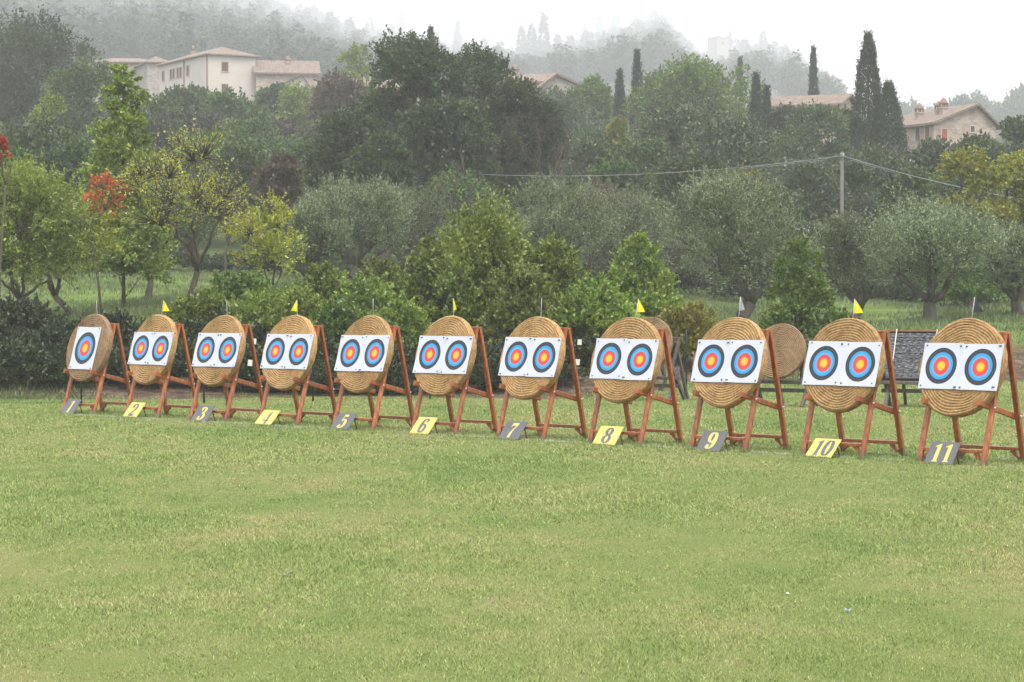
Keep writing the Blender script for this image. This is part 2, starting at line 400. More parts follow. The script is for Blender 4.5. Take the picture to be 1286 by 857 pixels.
# bare earth and leaf litter along the foot of the bank
ea = t.nodes.new('ShaderNodeAttribute'); ea.attribute_name = 'earth'
nl = noise(t, 3.5, 6, 0.7, ge.outputs['Position']); lit = ramp(t, [(0.3, (0.035, 0.028, 0.02)), (0.5, (0.085, 0.06, 0.045)), (0.65, (0.15, 0.11, 0.085))], nl.outputs['Fac'])
d2 = math_(t, 'SUBTRACT', math_(t, 'MULTIPLY', ea.outputs['Fac'], 2.4), math_(t, 'MULTIPLY', n2.outputs['Fac'], 2.2))
k2 = t.nodes.new('ShaderNodeClamp'); t.links.new(math_(t, 'ADD', d2, 0.35), k2.inputs[0])
c = mix(t, k2.outputs[0], c, lit.outputs[0])
k3 = t.nodes.new('ShaderNodeMapRange'); k3.inputs[1].default_value = 125; k3.inputs[2].default_value = 150; t.links.new(sp.outputs[1], k3.inputs[0])
c = mix(t, k3.outputs[0], c, (0.05, 0.065, 0.03))
t.links.new(c, b.inputs['Base Color']); b.inputs['Roughness'].default_value = 1.0; b.inputs['Specular IOR Level'].default_value = 0.0
n5 = noise(t, 9, 5, 0.7, ge.outputs['Position']); bump(t, b, n5.outputs['Fac'], 0.6, 0.05)
ground = link('ground', terrain_mesh(), m); tag(ground, 'open mown archery field rising to a wooded hillside', kind='structure')

# ------------------------------------------------------------------ haze: one closed box of even air
def add_haze():
    mb = MB(); mb.box((0, 1900, 225), (4000, 3960, 560)); o = mb.build('haze', None)
    m = bpy.data.materials.new('haze'); m.use_nodes = True; t = m.node_tree; t.nodes.clear()
    out = t.nodes.new('ShaderNodeOutputMaterial'); v = t.nodes.new('ShaderNodeVolumePrincipled')
    v.inputs['Color'].default_value = (0.94, 0.952, 0.985, 1); v.inputs['Density'].default_value = HAZE_DENSITY; v.inputs['Anisotropy'].default_value = 0.0
    t.links.new(v.outputs[0], out.inputs['Volume']); o.data.materials.append(m)
    tag(o, 'pale morning mist over the field and hill', kind='stuff'); return o

# ------------------------------------------------------------------ lawn: grass blades
TH = R(-45.5)
NT = 11
PXC = [112.2, 192, 275.1, 363.4, 457.8, 559.1, 668.2, 786.8, 916.3, 1059.8, 1208.7]
def base_pos(i):
    D = 45.2 - 1.42 * i
    return X(PXC[i], D + 0.18) - 0.18, D
rng = np.random.default_rng(11)
def vnoise(x, y, s, seed=0):
    r = np.random.default_rng(seed); out = 0
    for k in range(7):
        a = r.uniform(0, 2 * math.pi); f = s * r.uniform(0.6, 1.8); p = r.uniform(0, 6.28)
        out = out + np.sin((x * math.cos(a) + y * math.sin(a)) * f + p)
    return out / 7 ** 0.5
def blades(x, y, z, h, wd, lean):
    n = len(x); a = rng.uniform(0, 2 * math.pi, n); la = rng.uniform(0, 2 * math.pi, n)
    dx, dy = np.cos(a) * wd / 2, np.sin(a) * wd / 2
    P = np.empty((n, 3, 3), dtype=np.float32)
    P[:, 0] = np.stack([x - dx, y - dy, z - 0.004], 1); P[:, 1] = np.stack([x + dx, y + dy, z - 0.004], 1)
    P[:, 2] = np.stack([x + np.cos(la) * lean * h, y + np.sin(la) * lean * h, z + h], 1)
    return P.reshape(-1, 3)

m, t, b = new_mat('grass_blade')
ge, n1, n2, c, mp = ground_color(t, (0.150, 0.225, 0.056), (0.222, 0.278, 0.082), (0.325, 0.31, 0.125))
ri = ramp(t, [(0.0, (0.55, 0.62, 0.5)), (0.6, (1.0, 1.0, 1.0)), (0.90, (1.15, 1.12, 1.15)), (1.0, (1.8, 1.55, 2.0))], ge.outputs['Random Per Island'])
c = mix(t, 1.0, c, ri.outputs[0], 'MULTIPLY')
t.links.new(c, b.inputs['Base Color']); b.inputs['Roughness'].default_value = 0.55; b.inputs['Specular IOR Level'].default_value = 0.3
M['blade'] = m
def lawn():
    out = []
    for (y0, y1, dens, h0, w0) in ((11.5, 16, 5200, 0.014, 0.0045), (16, 22, 3400, 0.016, 0.0060), (22, 31, 1900, 0.018, 0.0085), (31, 54.5, 900, 0.021, 0.013), (54.5, 68, 450, 0.026, 0.02)):
        hw1 = y1 * 0.2145 + 1.2
        n = int((y1 - y0) * 2 * hw1 * dens)
        x = rng.uniform(-hw1, hw1, n); y = rng.uniform(y0, y1, n)
        keep = np.abs(x) < y * 0.2145 + 1.2
        x, y = x[keep], y[keep]; n = len(x)
        patch = vnoise(x, y, 1.3, 3) + 0.7 * vnoise(x, y, 4.5, 4)
        keep = (rng.uniform(0, 1, n) < np.clip(0.9 + 0.2 * patch, 0.6, 1)) & (bank_y(x, y) < 53.5 + 0.5 * patch)
        x, y, patch = x[keep], y[keep], patch[keep]; n = len(x)
        h = h0 * rng.uniform(0.5, 1.5, n) * np.clip(1 + 0.28 * patch, 0.5, 1.7)
        tuft = vnoise(x, y, 9, 8) > 1.75
        h = np.where(tuft, h * 1.9, h)
        out.append(blades(x, y, terr(x, y), h, w0 * rng.uniform(0.6, 1.5, n), rng.uniform(0.2, 1.5, n)))
    # longer uncut grass round the feet of the stands
    for i in range(11):
        bx, by = base_pos(i); c_, s_ = math.cos(TH), math.sin(TH)
        for lx in (-0.5, 0.5):
            for ly in (0.0, 0.92):
                n = 150; r_ = np.abs(rng.normal(0, 0.07, n)) + 0.02; a_ = rng.uniform(0, 6.28, n)
                fx = bx + lx * c_ - ly * s_ + r_ * np.cos(a_) * 1.6; fy = by + lx * s_ + ly * c_ + r_ * np.sin(a_)
                out.append(blades(fx, fy, fx * 0, rng.uniform(0.03, 0.085, n), rng.uniform(0.006, 0.014, n), rng.uniform(0.1, 0.9, n)))
        n = 260; u_ = rng.uniform(-0.42, 0.12, n); v_ = -0.26 + rng.normal(0, 0.03, n)
        out.append(blades(bx + u_ * c_ - v_ * s_, by + u_ * s_ + v_ * c_, u_ * 0, rng.uniform(0.02, 0.05, n), rng.uniform(0.006, 0.012, n), rng.uniform(0.1, 0.9, n)))
    # flat weeds and clover
    for _ in range(420):
        yw = 12 + 26 * rng.uniform() ** 1.3; xw = rng.uniform(-1, 1) * (yw * 0.2145 + 0.5); n = rng.integers(10, 45); r_ = rng.uniform(0.03, 0.13)
        out.append(blades(xw + rng.normal(0, r_, n), yw + rng.normal(0, r_, n), np.zeros(n), rng.uniform(0.008, 0.024, n), rng.uniform(0.006, 0.013, n), rng.uniform(0.5, 2.0, n)))
    o = link('grass', np_mesh('grass', np.concatenate(out), 3), M['blade'])
    tag(o, 'short mown lawn grass with dry and fresh patches', kind='stuff')
lawn()

# rough grass and weeds on the bank and under the olive trees
def rough_grass():
    n = 230000
    y = 52 + 70 * rng.uniform(0, 1, n) ** 1.7
    x = rng.uniform(-1, 1, n) * (y * 0.2145 + 2)
    z = terr(x, y)
    p = vnoise(x, y, 0.8, 21); keep = rng.uniform(0, 1, n) < np.clip(0.6 + 0.4 * p, 0.1, 1) * np.where(bank_y(x, y) < 58, 0.45, 1) * smooth(52, 55.5, bank_y(x, y) + p)
    x, y, z, p = x[keep], y[keep], z[keep], p[keep]; n = len(x)
    h = np.where(y < 62, 0.45, 0.75) * rng.uniform(0.08, 0.24, n) * np.clip(1 + 0.4 * p, 0.4, 2)
    o = link('rough_grass', np_mesh('rough_grass', blades(x, y, z, h, rng.uniform(0.02, 0.05, n), rng.uniform(0.1, 0.9, n)), 3), leaf_mat('rough_grass', [(0.05, 0.08, 0.024), (0.11, 0.155, 0.045), (0.18, 0.205, 0.08)], 0.5, 0.3, 0.0))
    tag(o, 'rough meadow grass on the bank under the olive trees', kind='stuff')
rough_grass()

# chalk line: whitened blades along the row of stands
def chalk(x0, y0, x1, y1, n, wd, name, label):
    L = rng.uniform(0, 1, n); g = vnoise(L * 40, L * 0, 1.0, 5); keep = g > -1.0; L = L[keep]; n = len(L)
    dx, dy = x1 - x0, y1 - y0; q = math.hypot(dx, dy); s = rng.uniform(-wd, wd, n)
    x = x0 + dx * L - dy / q * s; y = y0 + dy * L + dx / q * s
    o = link(name, np_mesh(name, blades(x, y, terr(x, y), rng.uniform(0.02, 0.042, n), rng.uniform(0.008, 0.016, n), rng.uniform(0.2, 1, n)), 3), M['chalk'])
    tag(o, label, kind='structure')
M['chalk'] = simple('chalk', (0.26, 0.31, 0.17), (0.40, 0.43, 0.32), 3, 0.9)
chalk(-8.6, 45.2, 7.6, 29.2, 7500, 0.018, 'chalk_line', 'faint white line on the grass along the front feet of the stands')
chalk(-1.2, 39.3, 8.4, 30.2, 2200, 0.014, 'chalk_line', 'second fainter line on the grass behind the stands')

# ------------------------------------------------------------------ archery stands, butts, faces, signs, flags
LEAN = math.atan(0.48 / 1.70)                     # 15.9 deg
APEX_Y, APEX_Z = 0.48, 1.70
WORDS = ['one', 'two', 'three', 'four', 'five', 'six', 'seven', 'eight', 'nine', 'ten', 'eleven']

def make_stand():
    root = empty('target_stand', (0, 0, 0))
    hx = 0.5
    for s in (-1, 1):
        m_ = MB(); m_.bar((s * hx, 0, -0.01), (s * hx, APEX_Y - 0.005, APEX_Z - 0.013), 0.075, 0.05, up=(0, 1, 0)); m_.build('leg', M['stand_wood'], root)
        m_ = MB(); m_.bar((s * (hx - 0.0), 0.92, -0.01), (s * (hx - 0.0), APEX_Y + 0.055, APEX_Z - 0.013), 0.075, 0.05, up=(0, 1, 0)); m_.build('leg', M['stand_wood'], root)
        # sloping side brace that carries the butt on its front end
        m_ = MB(); a = Vector((s * (hx - 0.068), -0.02, 0.815)); b_ = Vector((s * (hx - 0.068), 0.84, 0.60))
        m_.bar(a, b_, 0.055, 0.075); br = m_.build('side_brace', M['stand_wood'], root)
        for (yy_, zz_) in ((0.2, 0.745), (0.79, 0.615)):
            m_ = MB(); m_.tube([(s * (hx + 0.03), yy_, zz_), (s * (hx + 0.050), yy_, zz_)], 0.011, 10); m_.build('bolt', M['bolt'], br)
    m_ = MB(); m_.bar((-hx - 0.04, APEX_Y + 0.022, APEX_Z + 0.004), (hx + 0.04, APEX_Y + 0.022, APEX_Z + 0.004), 0.12, 0.03); m_.build('top_bar', M['stand_wood'], root)
    m_ = MB(); m_.bar((-hx + 0.04, APEX_Y - 0.05, APEX_Z - 0.075), (hx - 0.04, APEX_Y - 0.05, APEX_Z - 0.075), 0.03, 0.12); m_.build('apron_board', M['stand_wood'], root)
    for (y, z) in ((0.055, 0.18), (0.875, 0.18)):
        m_ = MB(); m_.bar((-hx + 0.039, y, z), (hx - 0.039, y, z), 0.075, 0.045); st = m_.build('stretcher', M['stand_wood'], root)
        for s in (-1, 1):
            m_ = MB(); m_.bar((s * (hx - 0.035), y, 0.06), (s * (hx - 0.16), y, 0.158), 0.04, 0.05); m_.build('corner_brace', M['stand_wood'], st)
    return root

BR, BT, PITCH = 0.65, 0.13, 0.037
def butt_mesh(r=BR, th=BT, pitch=PITCH, worn=0.0, seed=1):
    """coiled straw disc, axis along local y, front at y = -th/2"""
    rr = np.random.default_rng(seed)
    na = 128; rows = []
    nb = int(r / pitch * 6)
    ths = np.arange(na) / na * 2 * math.pi
    p_ = rr.uniform(0, 6.28, 6); wob = 1 + 0.009 * np.sin(2 * ths + p_[0]) + 0.006 * np.sin(5 * ths + p_[1]) + rr.normal(0, 0.0022, na)
    prof = []
    for i in range(nb + 1): prof.append(('f', r * (0.985 * i / nb)))
    for q in range(1, 12): prof.append(('s', q / 12))
    for i in range(8): prof.append(('b', r * 0.985 * (1 - i / 7)))
    V = []
    for kind, v in prof:
        for k in range(na):
            a = ths[k]
            if kind == 'f':
                ph = v / pitch - k / na + 0.16 * math.sin(3 * a + p_[2] + v * 9) + 0.12 * math.sin(7 * a + p_[3] - v * 14)
                hgt = abs(math.sin(math.pi * ph)) ** 0.8 * (0.015 + 0.004 * math.sin(11 * a + 23 * v + p_[4]))
                y = -th / 2 + 0.015 - hgt
                if worn: y += worn * math.exp(-(v / 0.16) ** 2)
                rad = v * wob[k]
            elif kind == 's':
                y = -th / 2 + 0.008 + (th - 0.016) * v
                rad = (r * (0.985 + 0.02 * math.sin(math.pi * v) ** 0.5) + 0.010 * (abs(math.sin(math.pi * v * 3)) ** 0.6)) * wob[k]
            else:
                y = th / 2; rad = v * wob[k]
            V.append((rad * math.cos(a), y, rad * math.sin(a)))
    Fc = []
    for i in range(len(prof) - 1):
        for k in range(na):
            Fc.append((i * na + k, i * na + (k + 1) % na, (i + 1) * na + (k + 1) % na, (i + 1) * na + k))
    m = bpy.data.meshes.new('straw_butt'); m.from_pydata(V, [], Fc); m.polygons.foreach_set('use_smooth', [True] * len(Fc)); m.update(); return m

def sheet_mesh(wd, ht, seed):
    rr = np.random.default_rng(seed); n = 12; V = []; Fc = []
    a, b_, c_ = rr.uniform(0, 6, 3)
    def off(u, v): return -0.004 * abs(math.sin(u * 3 + a)) * abs(v) - 0.003 * math.sin(v * 4 + b_) * abs(u) - 0.006 * (abs(u) * abs(v)) ** 2
    for side in (0, 1):
        for j in range(n + 1):
            for i in range(n + 1):
                u, v = i / n * 2 - 1, j / n * 2 - 1
                V.append((u * wd / 2 * (1 + 0.006 * math.sin(v * 2 + c_)), off(u, v) + side * 0.0012, v * ht / 2 * (1 + 0.006 * math.sin(u * 2 + a))))
    q = (n + 1) ** 2
    for j in range(n):
        for i in range(n):
            p = j * (n + 1) + i
            Fc.append((p, p + 1, p + n + 2, p + n + 1)); Fc.append((q + p, q + p + n + 1, q + p + n + 2, q + p + 1))
    m = bpy.data.meshes.new('sheet'); m.from_pydata(V, [], Fc); m.polygons.foreach_set('use_smooth', [True] * len(Fc)); m.update(); return m

def pin_mesh(seed):
    r = random.Random(seed); mb = MB(); n = 10
    rad = r.uniform(0.009, 0.013)
    mb.tube([(0, 0.0, 0), (0, -0.010, 0), (0, -0.014, 0)], [rad, rad, rad * 0.6], n)
    if r.random() < 0.5:
        a = r.uniform(-0.5, 0.5); mb.bar((-0.020, -0.010, a * 0.02), (0.022, -0.010, -a * 0.02), 0.01, 0.012)
    return mb.mesh('pin')

stand0 = make_stand(); stand0_used = False
butt_mes = [butt_mesh(seed=k + 1) for k in range(4)]
face_lean = LEAN
# frame of the leaning plane: origin on ground between the front feet; Tl = local transform of butt centre
def butt_frame(i):
    bx, by = base_pos(i)
    rz = TH + R([0.6, -0.8, 0.5, 0.9, -0.4, 0.3, -0.9, 0.6, -0.3, 0.4, -0.5][i])
    return bx, by, rz
pinm = [pin_mesh(s) for s in range(5)]
rnd = random.Random(5)

FLAG = {0: ('black', 0.27, 'n'), 1: ('yellow', 0.27, 'r'), 2: ('black', 0.26, 'n'), 3: ('yellow', 0.27, 'l'), 4: ('black', 0.29, 'n'), 5: ('yellow', 0.29, 'n'),
        6: ('black', 0.29, 'n'), 7: ('yellow', 0.28, 'w'), 8: ('grey', 0.30, 'r'), 9: ('yellow', 0.27, 'r'), 10: ('black', 0.29, 'r')}

# numerals as contrast strokes
def spline(P, closed=False, n=10):
    out = []; k = len(P)
    rng_ = range(k) if closed else range(k - 1)
    for i in rng_:
        if closed: p0, p1, p2, p3 = P[(i - 1) % k], P[i], P[(i + 1) % k], P[(i + 2) % k]
        else: p0, p1, p2, p3 = P[max(i - 1, 0)], P[i], P[i + 1], P[min(i + 2, k - 1)]
        for j in range(n):
            u = j / n
            out.append(tuple(0.5 * (2 * p1[a] + (p2[a] - p0[a]) * u + (2 * p0[a] - 5 * p1[a] + 4 * p2[a] - p3[a]) * u * u + (3 * p1[a] - p0[a] - 3 * p2[a] + p3[a]) * u ** 3) for a in (0, 1)))
    if not closed: out.append(P[-1])
    return out
def ribbon(path, thin, thick, closed=False, bias=None):
    k = len(path); L, Rr = [], []
    for i, p in enumerate(path):
        a = path[(i - 1) % k] if closed else path[max(i - 1, 0)]; b_ = path[(i + 1) % k] if closed else path[min(i + 1, k - 1)]
        dx, dy = b_[0] - a[0], b_[1] - a[1]; q = math.hypot(dx, dy) or 1e-6; dx /= q; dy /= q
        wd = (thin + (thick - thin) * abs(dy) ** 1.6) / 2
        L.append((p[0] - dy * wd, p[1] + dx * wd)); Rr.append((p[0] + dy * wd, p[1] - dx * wd))
    return L, Rr
def disc(c, r, n=14): return [(c[0] + r * math.cos(2 * math.pi * k / n), c[1] + r * math.sin(2 * math.pi * k / n)) for k in range(n)]
T_, K_ = 0.075, 0.22
DIG = {
 '1': [('p', [(0.17, 0.0), (0.49, 0.0), (0.49, 0.05), (0.43, 0.07), (0.43, 1.0), (0.37, 1.0), (0.10, 0.86), (0.10, 0.80), (0.23, 0.84), (0.23, 0.07), (0.17, 0.05)])],
 '2': [('s', [(0.08, 0.72), (0.12, 0.90), (0.30, 0.97), (0.46, 0.88), (0.50, 0.70), (0.42, 0.50), (0.25, 0.30), (0.07, 0.06)]), ('c', (0.13, 0.72), 0.085),
       ('p', [(0.03, 0.0), (0.54, 0.0), (0.58, 0.27), (0.54, 0.27), (0.48, 0.17), (0.10, 0.15), (0.03, 0.06)])],
 '3': [('s', [(0.08, 0.80), (0.16, 0.94), (0.31, 0.96), (0.44, 0.87), (0.45, 0.70), (0.34, 0.56), (0.20, 0.53)]), ('s', [(0.20, 0.53), (0.38, 0.51), (0.50, 0.40), (0.50, 0.20), (0.36, 0.05), (0.17, 0.04), (0.06, 0.16)]),
       ('c', (0.13, 0.78), 0.08), ('c', (0.13, 0.20), 0.085)],
 '4': [('p', [(0.30, 0.0), (0.56, 0.0), (0.56, 0.04), (0.51, 0.06), (0.51, 0.98), (0.45, 1.0), (0.02, 0.30), (0.02, 0.22), (0.62, 0.22), (0.62, 0.30), (0.09, 0.30), (0.34, 0.74), (0.34, 0.06), (0.30, 0.04)])],
 '5': [('p', [(0.10, 0.50), (0.15, 0.99), (0.52, 1.0), (0.50, 0.84), (0.19, 0.84), (0.16, 0.56)]), ('s', [(0.12, 0.53), (0.28, 0.63), (0.44, 0.57), (0.51, 0.38), (0.46, 0.16), (0.30, 0.035), (0.14, 0.05), (0.06, 0.18)]), ('c', (0.14, 0.18), 0.085)],
 '6': [('s', [(0.50, 0.82), (0.46, 0.93), (0.33, 0.96), (0.17, 0.82), (0.10, 0.52), (0.11, 0.30)]), ('S', [(0.12, 0.29), (0.20, 0.52), (0.34, 0.58), (0.47, 0.48), (0.51, 0.29), (0.45, 0.10), (0.31, 0.03), (0.17, 0.10)]), ('c', (0.46, 0.80), 0.08)],
 '7': [('p', [(0.05, 0.70), (0.09, 1.0), (0.56, 1.0), (0.56, 0.93), (0.34, 0.45), (0.31, 0.0), (0.13, 0.0), (0.18, 0.38), (0.42, 0.82), (0.14, 0.82), (0.09, 0.70)])],
 '8': [('S', [(0.30, 0.53), (0.43, 0.61), (0.47, 0.76), (0.42, 0.90), (0.30, 0.97), (0.18, 0.90), (0.13, 0.76), (0.17, 0.62)]), ('S', [(0.30, 0.52), (0.46, 0.42), (0.51, 0.26), (0.45, 0.10), (0.30, 0.03), (0.15, 0.10), (0.09, 0.26), (0.14, 0.42)])],
 '0': [('S', [(0.30, 0.97), (0.44, 0.86), (0.50, 0.5), (0.44, 0.14), (0.30, 0.03), (0.16, 0.14), (0.10, 0.5), (0.16, 0.86)])],
}
def numeral_mesh(txt, size):
    """flat raised lettering in local x,z standing off towards -y"""
    mb = MB(); adv = 0.60; total = adv * len(txt) ; lay = 0
    for ci, ch in enumerate(txt):
        ox = ci * adv - total / 2; flip = ch == '9'
        for st in DIG['6' if flip else ch]:
            lay += 1; dep = -0.0022 - 0.0003 * lay
            def mapp(p):
                x_, z_ = p
                if flip: x_, z_ = 0.60 - x_, 1.0 - z_
                return ((ox + x_) * size, (z_ - 0.5) * size)
            polys = []
            if st[0] == 'p': polys = [[mapp(p) for p in st[1]]]
            elif st[0] == 'c': polys = [[mapp(p) for p in disc(st[1], st[2])]]
            else:
                cl = st[0] == 'S'; path = spline(st[1], cl); L, Rr = ribbon(path, T_, K_, cl); k = len(path)
                for i in range(k if cl else k - 1):
                    j = (i + 1) % k; polys.append([mapp(L[i]), mapp(Rr[i]), mapp(Rr[j]), mapp(L[j])])
            for q in polys:
                V = [(p[0], dep, p[1]) for p in q]; mb.add(V, [tuple(range(len(V)))])
    return mb.mesh('numeral')

FR = [0.11, 0.11, 0.2, 0.03, 0.09, 0.08, 0.15, 0.17, 0.2, 0.15, 0.16]
for i in range(NT):
    num = str(i + 1); wd = WORDS[i]
    bx, by, rz = butt_frame(i)
    # easel
    st = stand0 if i == 0 else copy_tree(stand0)
    st.location = (bx, by, 0); st.rotation_euler = (0, 0, rz)
    tag(st, f'red-brown wooden easel standing over the number {num} sign', 'target stand', 'wooden easels in the shooting row')
    # straw butt leaning on the easel
    Mx = Matrix.Translation((bx, by, 0)) @ Matrix.Rotation(rz, 4, 'Z')
    cz = 1.246; n_off = 0.030 + BT / 2
    yc = APEX_Y / APEX_Z * cz - n_off / math.cos(LEAN)
    Bm = Mx @ Matrix.Translation((0, yc, cz)) @ Matrix.Rotation(-LEAN, 4, 'X')
    bo = link('straw_butt', butt_mes[i % 4], M['straw'] if i else None)
    if i == 0:
        bo.data = butt_mes[0].copy(); bo.data.materials.clear(); bo.data.materials.append(M['straw_old'])
    bo.matrix_world = Bm @ Matrix.Rotation(rnd.uniform(0, 6.28), 4, 'Y')
    tag(bo, f'round coiled straw target boss on the easel behind sign {num}', 'archery target', 'coiled straw bosses on the easels')
    # paper faces
    if i == 0: faces = [(0.0, -0.02, 0.76, 0.83, 'paper80')]
    else: faces = [(-0.309, rnd.uniform(-.005, .005), 0.622, 0.62, 'paper60'), (0.311, rnd.uniform(-.005, .005), 0.622, 0.62, 'paper60')]
    for k, (fx, fz, fw, fh, mt) in enumerate(faces):
        fe = empty('paper_target', (0, 0, 0))
        fe.matrix_world = Bm @ Matrix.Translation((fx + (0.02 if i else -0.03), -BT / 2 - 0.008 - 0.002 * k, fz)) @ Matrix.Rotation(R(rnd.uniform(-0.5, 0.5)), 4, 'Y')
        link('sheet', sheet_mesh(fw, fh, i * 3 + k), M[mt], fe)
        ins = 0.05
        for sx in (-1, 1):
            for sz in (-1, 1):
                p = link('pin', pinm[rnd.randrange(5)], M['pin'], fe)
                p.location = (sx * (fw / 2 - ins + rnd.uniform(-.015, .015)), -0.004, sz * (fh / 2 - 0.035 + rnd.uniform(-.012, .012)))
        if i == 0: lab = 'large single ring target paper on the straw boss above sign 1'; grp = None
        else: lab = f"{'left' if k == 0 else 'right'} ring target paper of the pair on the boss above sign {num}"; grp = 'paired ring target papers on the bosses'
        tag(fe, lab, 'target face', grp)
    # number sign
    lean = R([38, 39, 38, 44, 40, 40, 39, 39, 36, 46, 36][i])
    sw, sh = 0.44, 0.34
    cx = -0.5 + FR[i] + sw / 2 + 0.065
    se = empty('number_sign', (0, 0, 0))
    se.matrix_world = Mx @ Matrix.Translation((cx, -0.205 if i != 9 else -0.235, 0)) @ Matrix.Rotation(R(rnd.uniform(-2, 2)), 4, 'Z')
    cl = Matrix.Translation((0, 0, 0.008)) @ Matrix.Rotation(-lean, 4, 'X') @ Matrix.Translation((0, 0, sh / 2))
    odd = i % 2 == 0
    mb = MB(); mb.box((0, 0, 0), (sw, 0.008, sh)); bd = mb.build('board', M['sign_grey' if odd else 'sign_yellow'], se); bd.matrix_local = cl
    sz = 0.275
    nm = link('numeral', numeral_mesh(num, sz), M['sign_yellow' if odd else 'sign_grey'], bd)
    nm.location = (0.0, -0.003, 0)
    tp = cl @ Vector((0, 0, sh / 2 - 0.05))
    for s in (-1, 1):
        mb = MB(); mb.bar((s * 0.14, tp.y + 0.012, tp.z - 0.002), (s * 0.14, tp.y + 0.10, 0.0), 0.02, 0.012); mb.build('prop', M['stand_wood'], se)
    tag(se, (f'dark grey board with yellow number {num} leaning on the grass' if odd else f'yellow board with dark grey number {num} leaning on the grass'), 'number sign', 'number boards in front of the stands')
    # flag in the top of the butt
    col, hh, drift = FLAG[i]
    fl = empty('wind_flag', (0, 0, 0))
    top = Bm @ Vector((0.02, 0, BR - 0.03))
    ang = rnd.uniform(-0.06, 0.06) + (0.12 if drift in 'rw' else 0.0)
    fl.location = top; fl.rotation_euler = (0, ang, 0)
    mb = MB(); mb.tube([(0, 0, -0.04), (0, 0, hh + 0.04)], 0.005, 6); mb.build('stick', M['stick'], fl)
    L = {'n': 0.045, 'r': 0.13, 'l': -0.10, 'w': 0.12}[drift]
    if i in (0, 2, 4): L = 0.035
    if i == 8: L = 0.07
    h_top = hh + 0.035; h_bot = hh - 0.16; n = 8; V = []; Fc = []
    for q in range(n + 1):
        u = q / n
        zt = h_top + (hh - 0.13 - h_top) * u; zb = h_bot + (hh - 0.14 - h_bot) * u + 0.0
        yy = 0.02 * math.sin(u * 5 + i)
        for zz in (zt, zb):
            V.append((L * u + (0.006 if L > 0 else -0.006), yy, zz))
    V += [(v[0], v[1] + 0.002, v[2]) for v in V]
    o2 = 2 * (n + 1)
    for q in range(n):
        a = 2 * q
        Fc.append((a, a + 1, a + 3, a + 2)); Fc.append((o2 + a, o2 + a + 2, o2 + a + 3, o2 + a + 1))
    pm = bpy.data.meshes.new('pennant'); pm.from_pydata(V, [], Fc); pm.update()
    link('pennant', pm, M['flag_' + col], fl)
    tag(fl, f'small {col} pennant on a stick in top of boss {num}', 'flag', 'pennants on top of the straw bosses')

# ------------------------------------------------------------------ old targets behind the row
def trestle(x, y, rz, label, w_=1.1, hgt=1.35):
    root = empty('target_trestle', (x, y, 0), rz)
    for s in (-1, 1):
        for (a, b_) in (((s * w_ / 2, -0.30, 0), (s * w_ / 2, 0.22, 0.72)), ((s * w_ / 2 + 0.06 * s, 0.42, 0), (s * w_ / 2 + 0.06 * s, -0.22, 0.72))):
            m_ = MB(); m_.bar(a, b_, 0.06, 0.09, up=(0, 1, 0)); m_.build('leg', M['grey_wood'], root)
        m_ = MB(); m_.bar((s * (w_ / 2 - 0.07), -0.12, 0.50), (s * (w_ / 2 - 0.07), 0.42, hgt), 0.06, 0.07, up=(0, 1, 0)); m_.build('upright', M['grey_wood'], root)
        m_ = MB(); m_.bar((s * (w_ / 2 - 0.14), 0.36, hgt - 0.08), (s * (w_ / 2 - 0.14), 0.95, 0), 0.06, 0.07, up=(0, 1, 0)); m_.build('prop', M['grey_wood'], root)
    m_ = MB(); m_.bar((-w_ / 2 - 0.2, -0.16, 0.50), (w_ / 2 + 0.2, -0.16, 0.50), 0.10, 0.07); m_.build('ledge', M['grey_wood'], root)
    m_ = MB(); m_.bar((-w_ / 2 - 0.15, 0.02, 0.33), (w_ / 2 + 0.15, 0.02, 0.33), 0.06, 0.08); m_.build('crossbar', M['grey_wood'], root)
    m_ = MB(); m_.bar((-w_ / 2, 0.42, hgt - 0.02), (w_ / 2, 0.42, hgt - 0.02), 0.06, 0.07); m_.build('crossbar', M['grey_wood'], root)
    tag(root, label, 'target stand', 'old dark trestles behind the row')
    return root
def old_butt(x, y, rz, r, cz, lean, label, seed):
    me = butt_mesh(r, 0.12, 0.036, 0.02, seed + 7)
    o = link('straw_butt', me, M['straw_old'])
    o.matrix_world = Matrix.Translation((x, y, cz)) @ Matrix.Rotation(rz, 4, 'Z') @ Matrix.Rotation(-lean, 4, 'X')
    tag(o, label, 'archery target', 'old straw bosses behind the row')
rzb = R(-30)
tx, ty = X(983, 48.6), 48.6
trestle(tx, ty, rzb, 'dark weathered trestle under the old boss between targets 9 and 10')
old_butt(X(978, 48.5), 48.42, rzb, 0.565, 1.125, R(16), 'old worn straw boss between targets 9 and 10, no paper', 3)
trestle(X(818, 51.5), 51.5, rzb, 'dark weathered trestle behind target 8 with sloping prop')
old_butt(X(812, 51.3), 51.32, rzb, 0.60, 1.22, R(16), 'old straw boss half hidden behind target 8', 4)

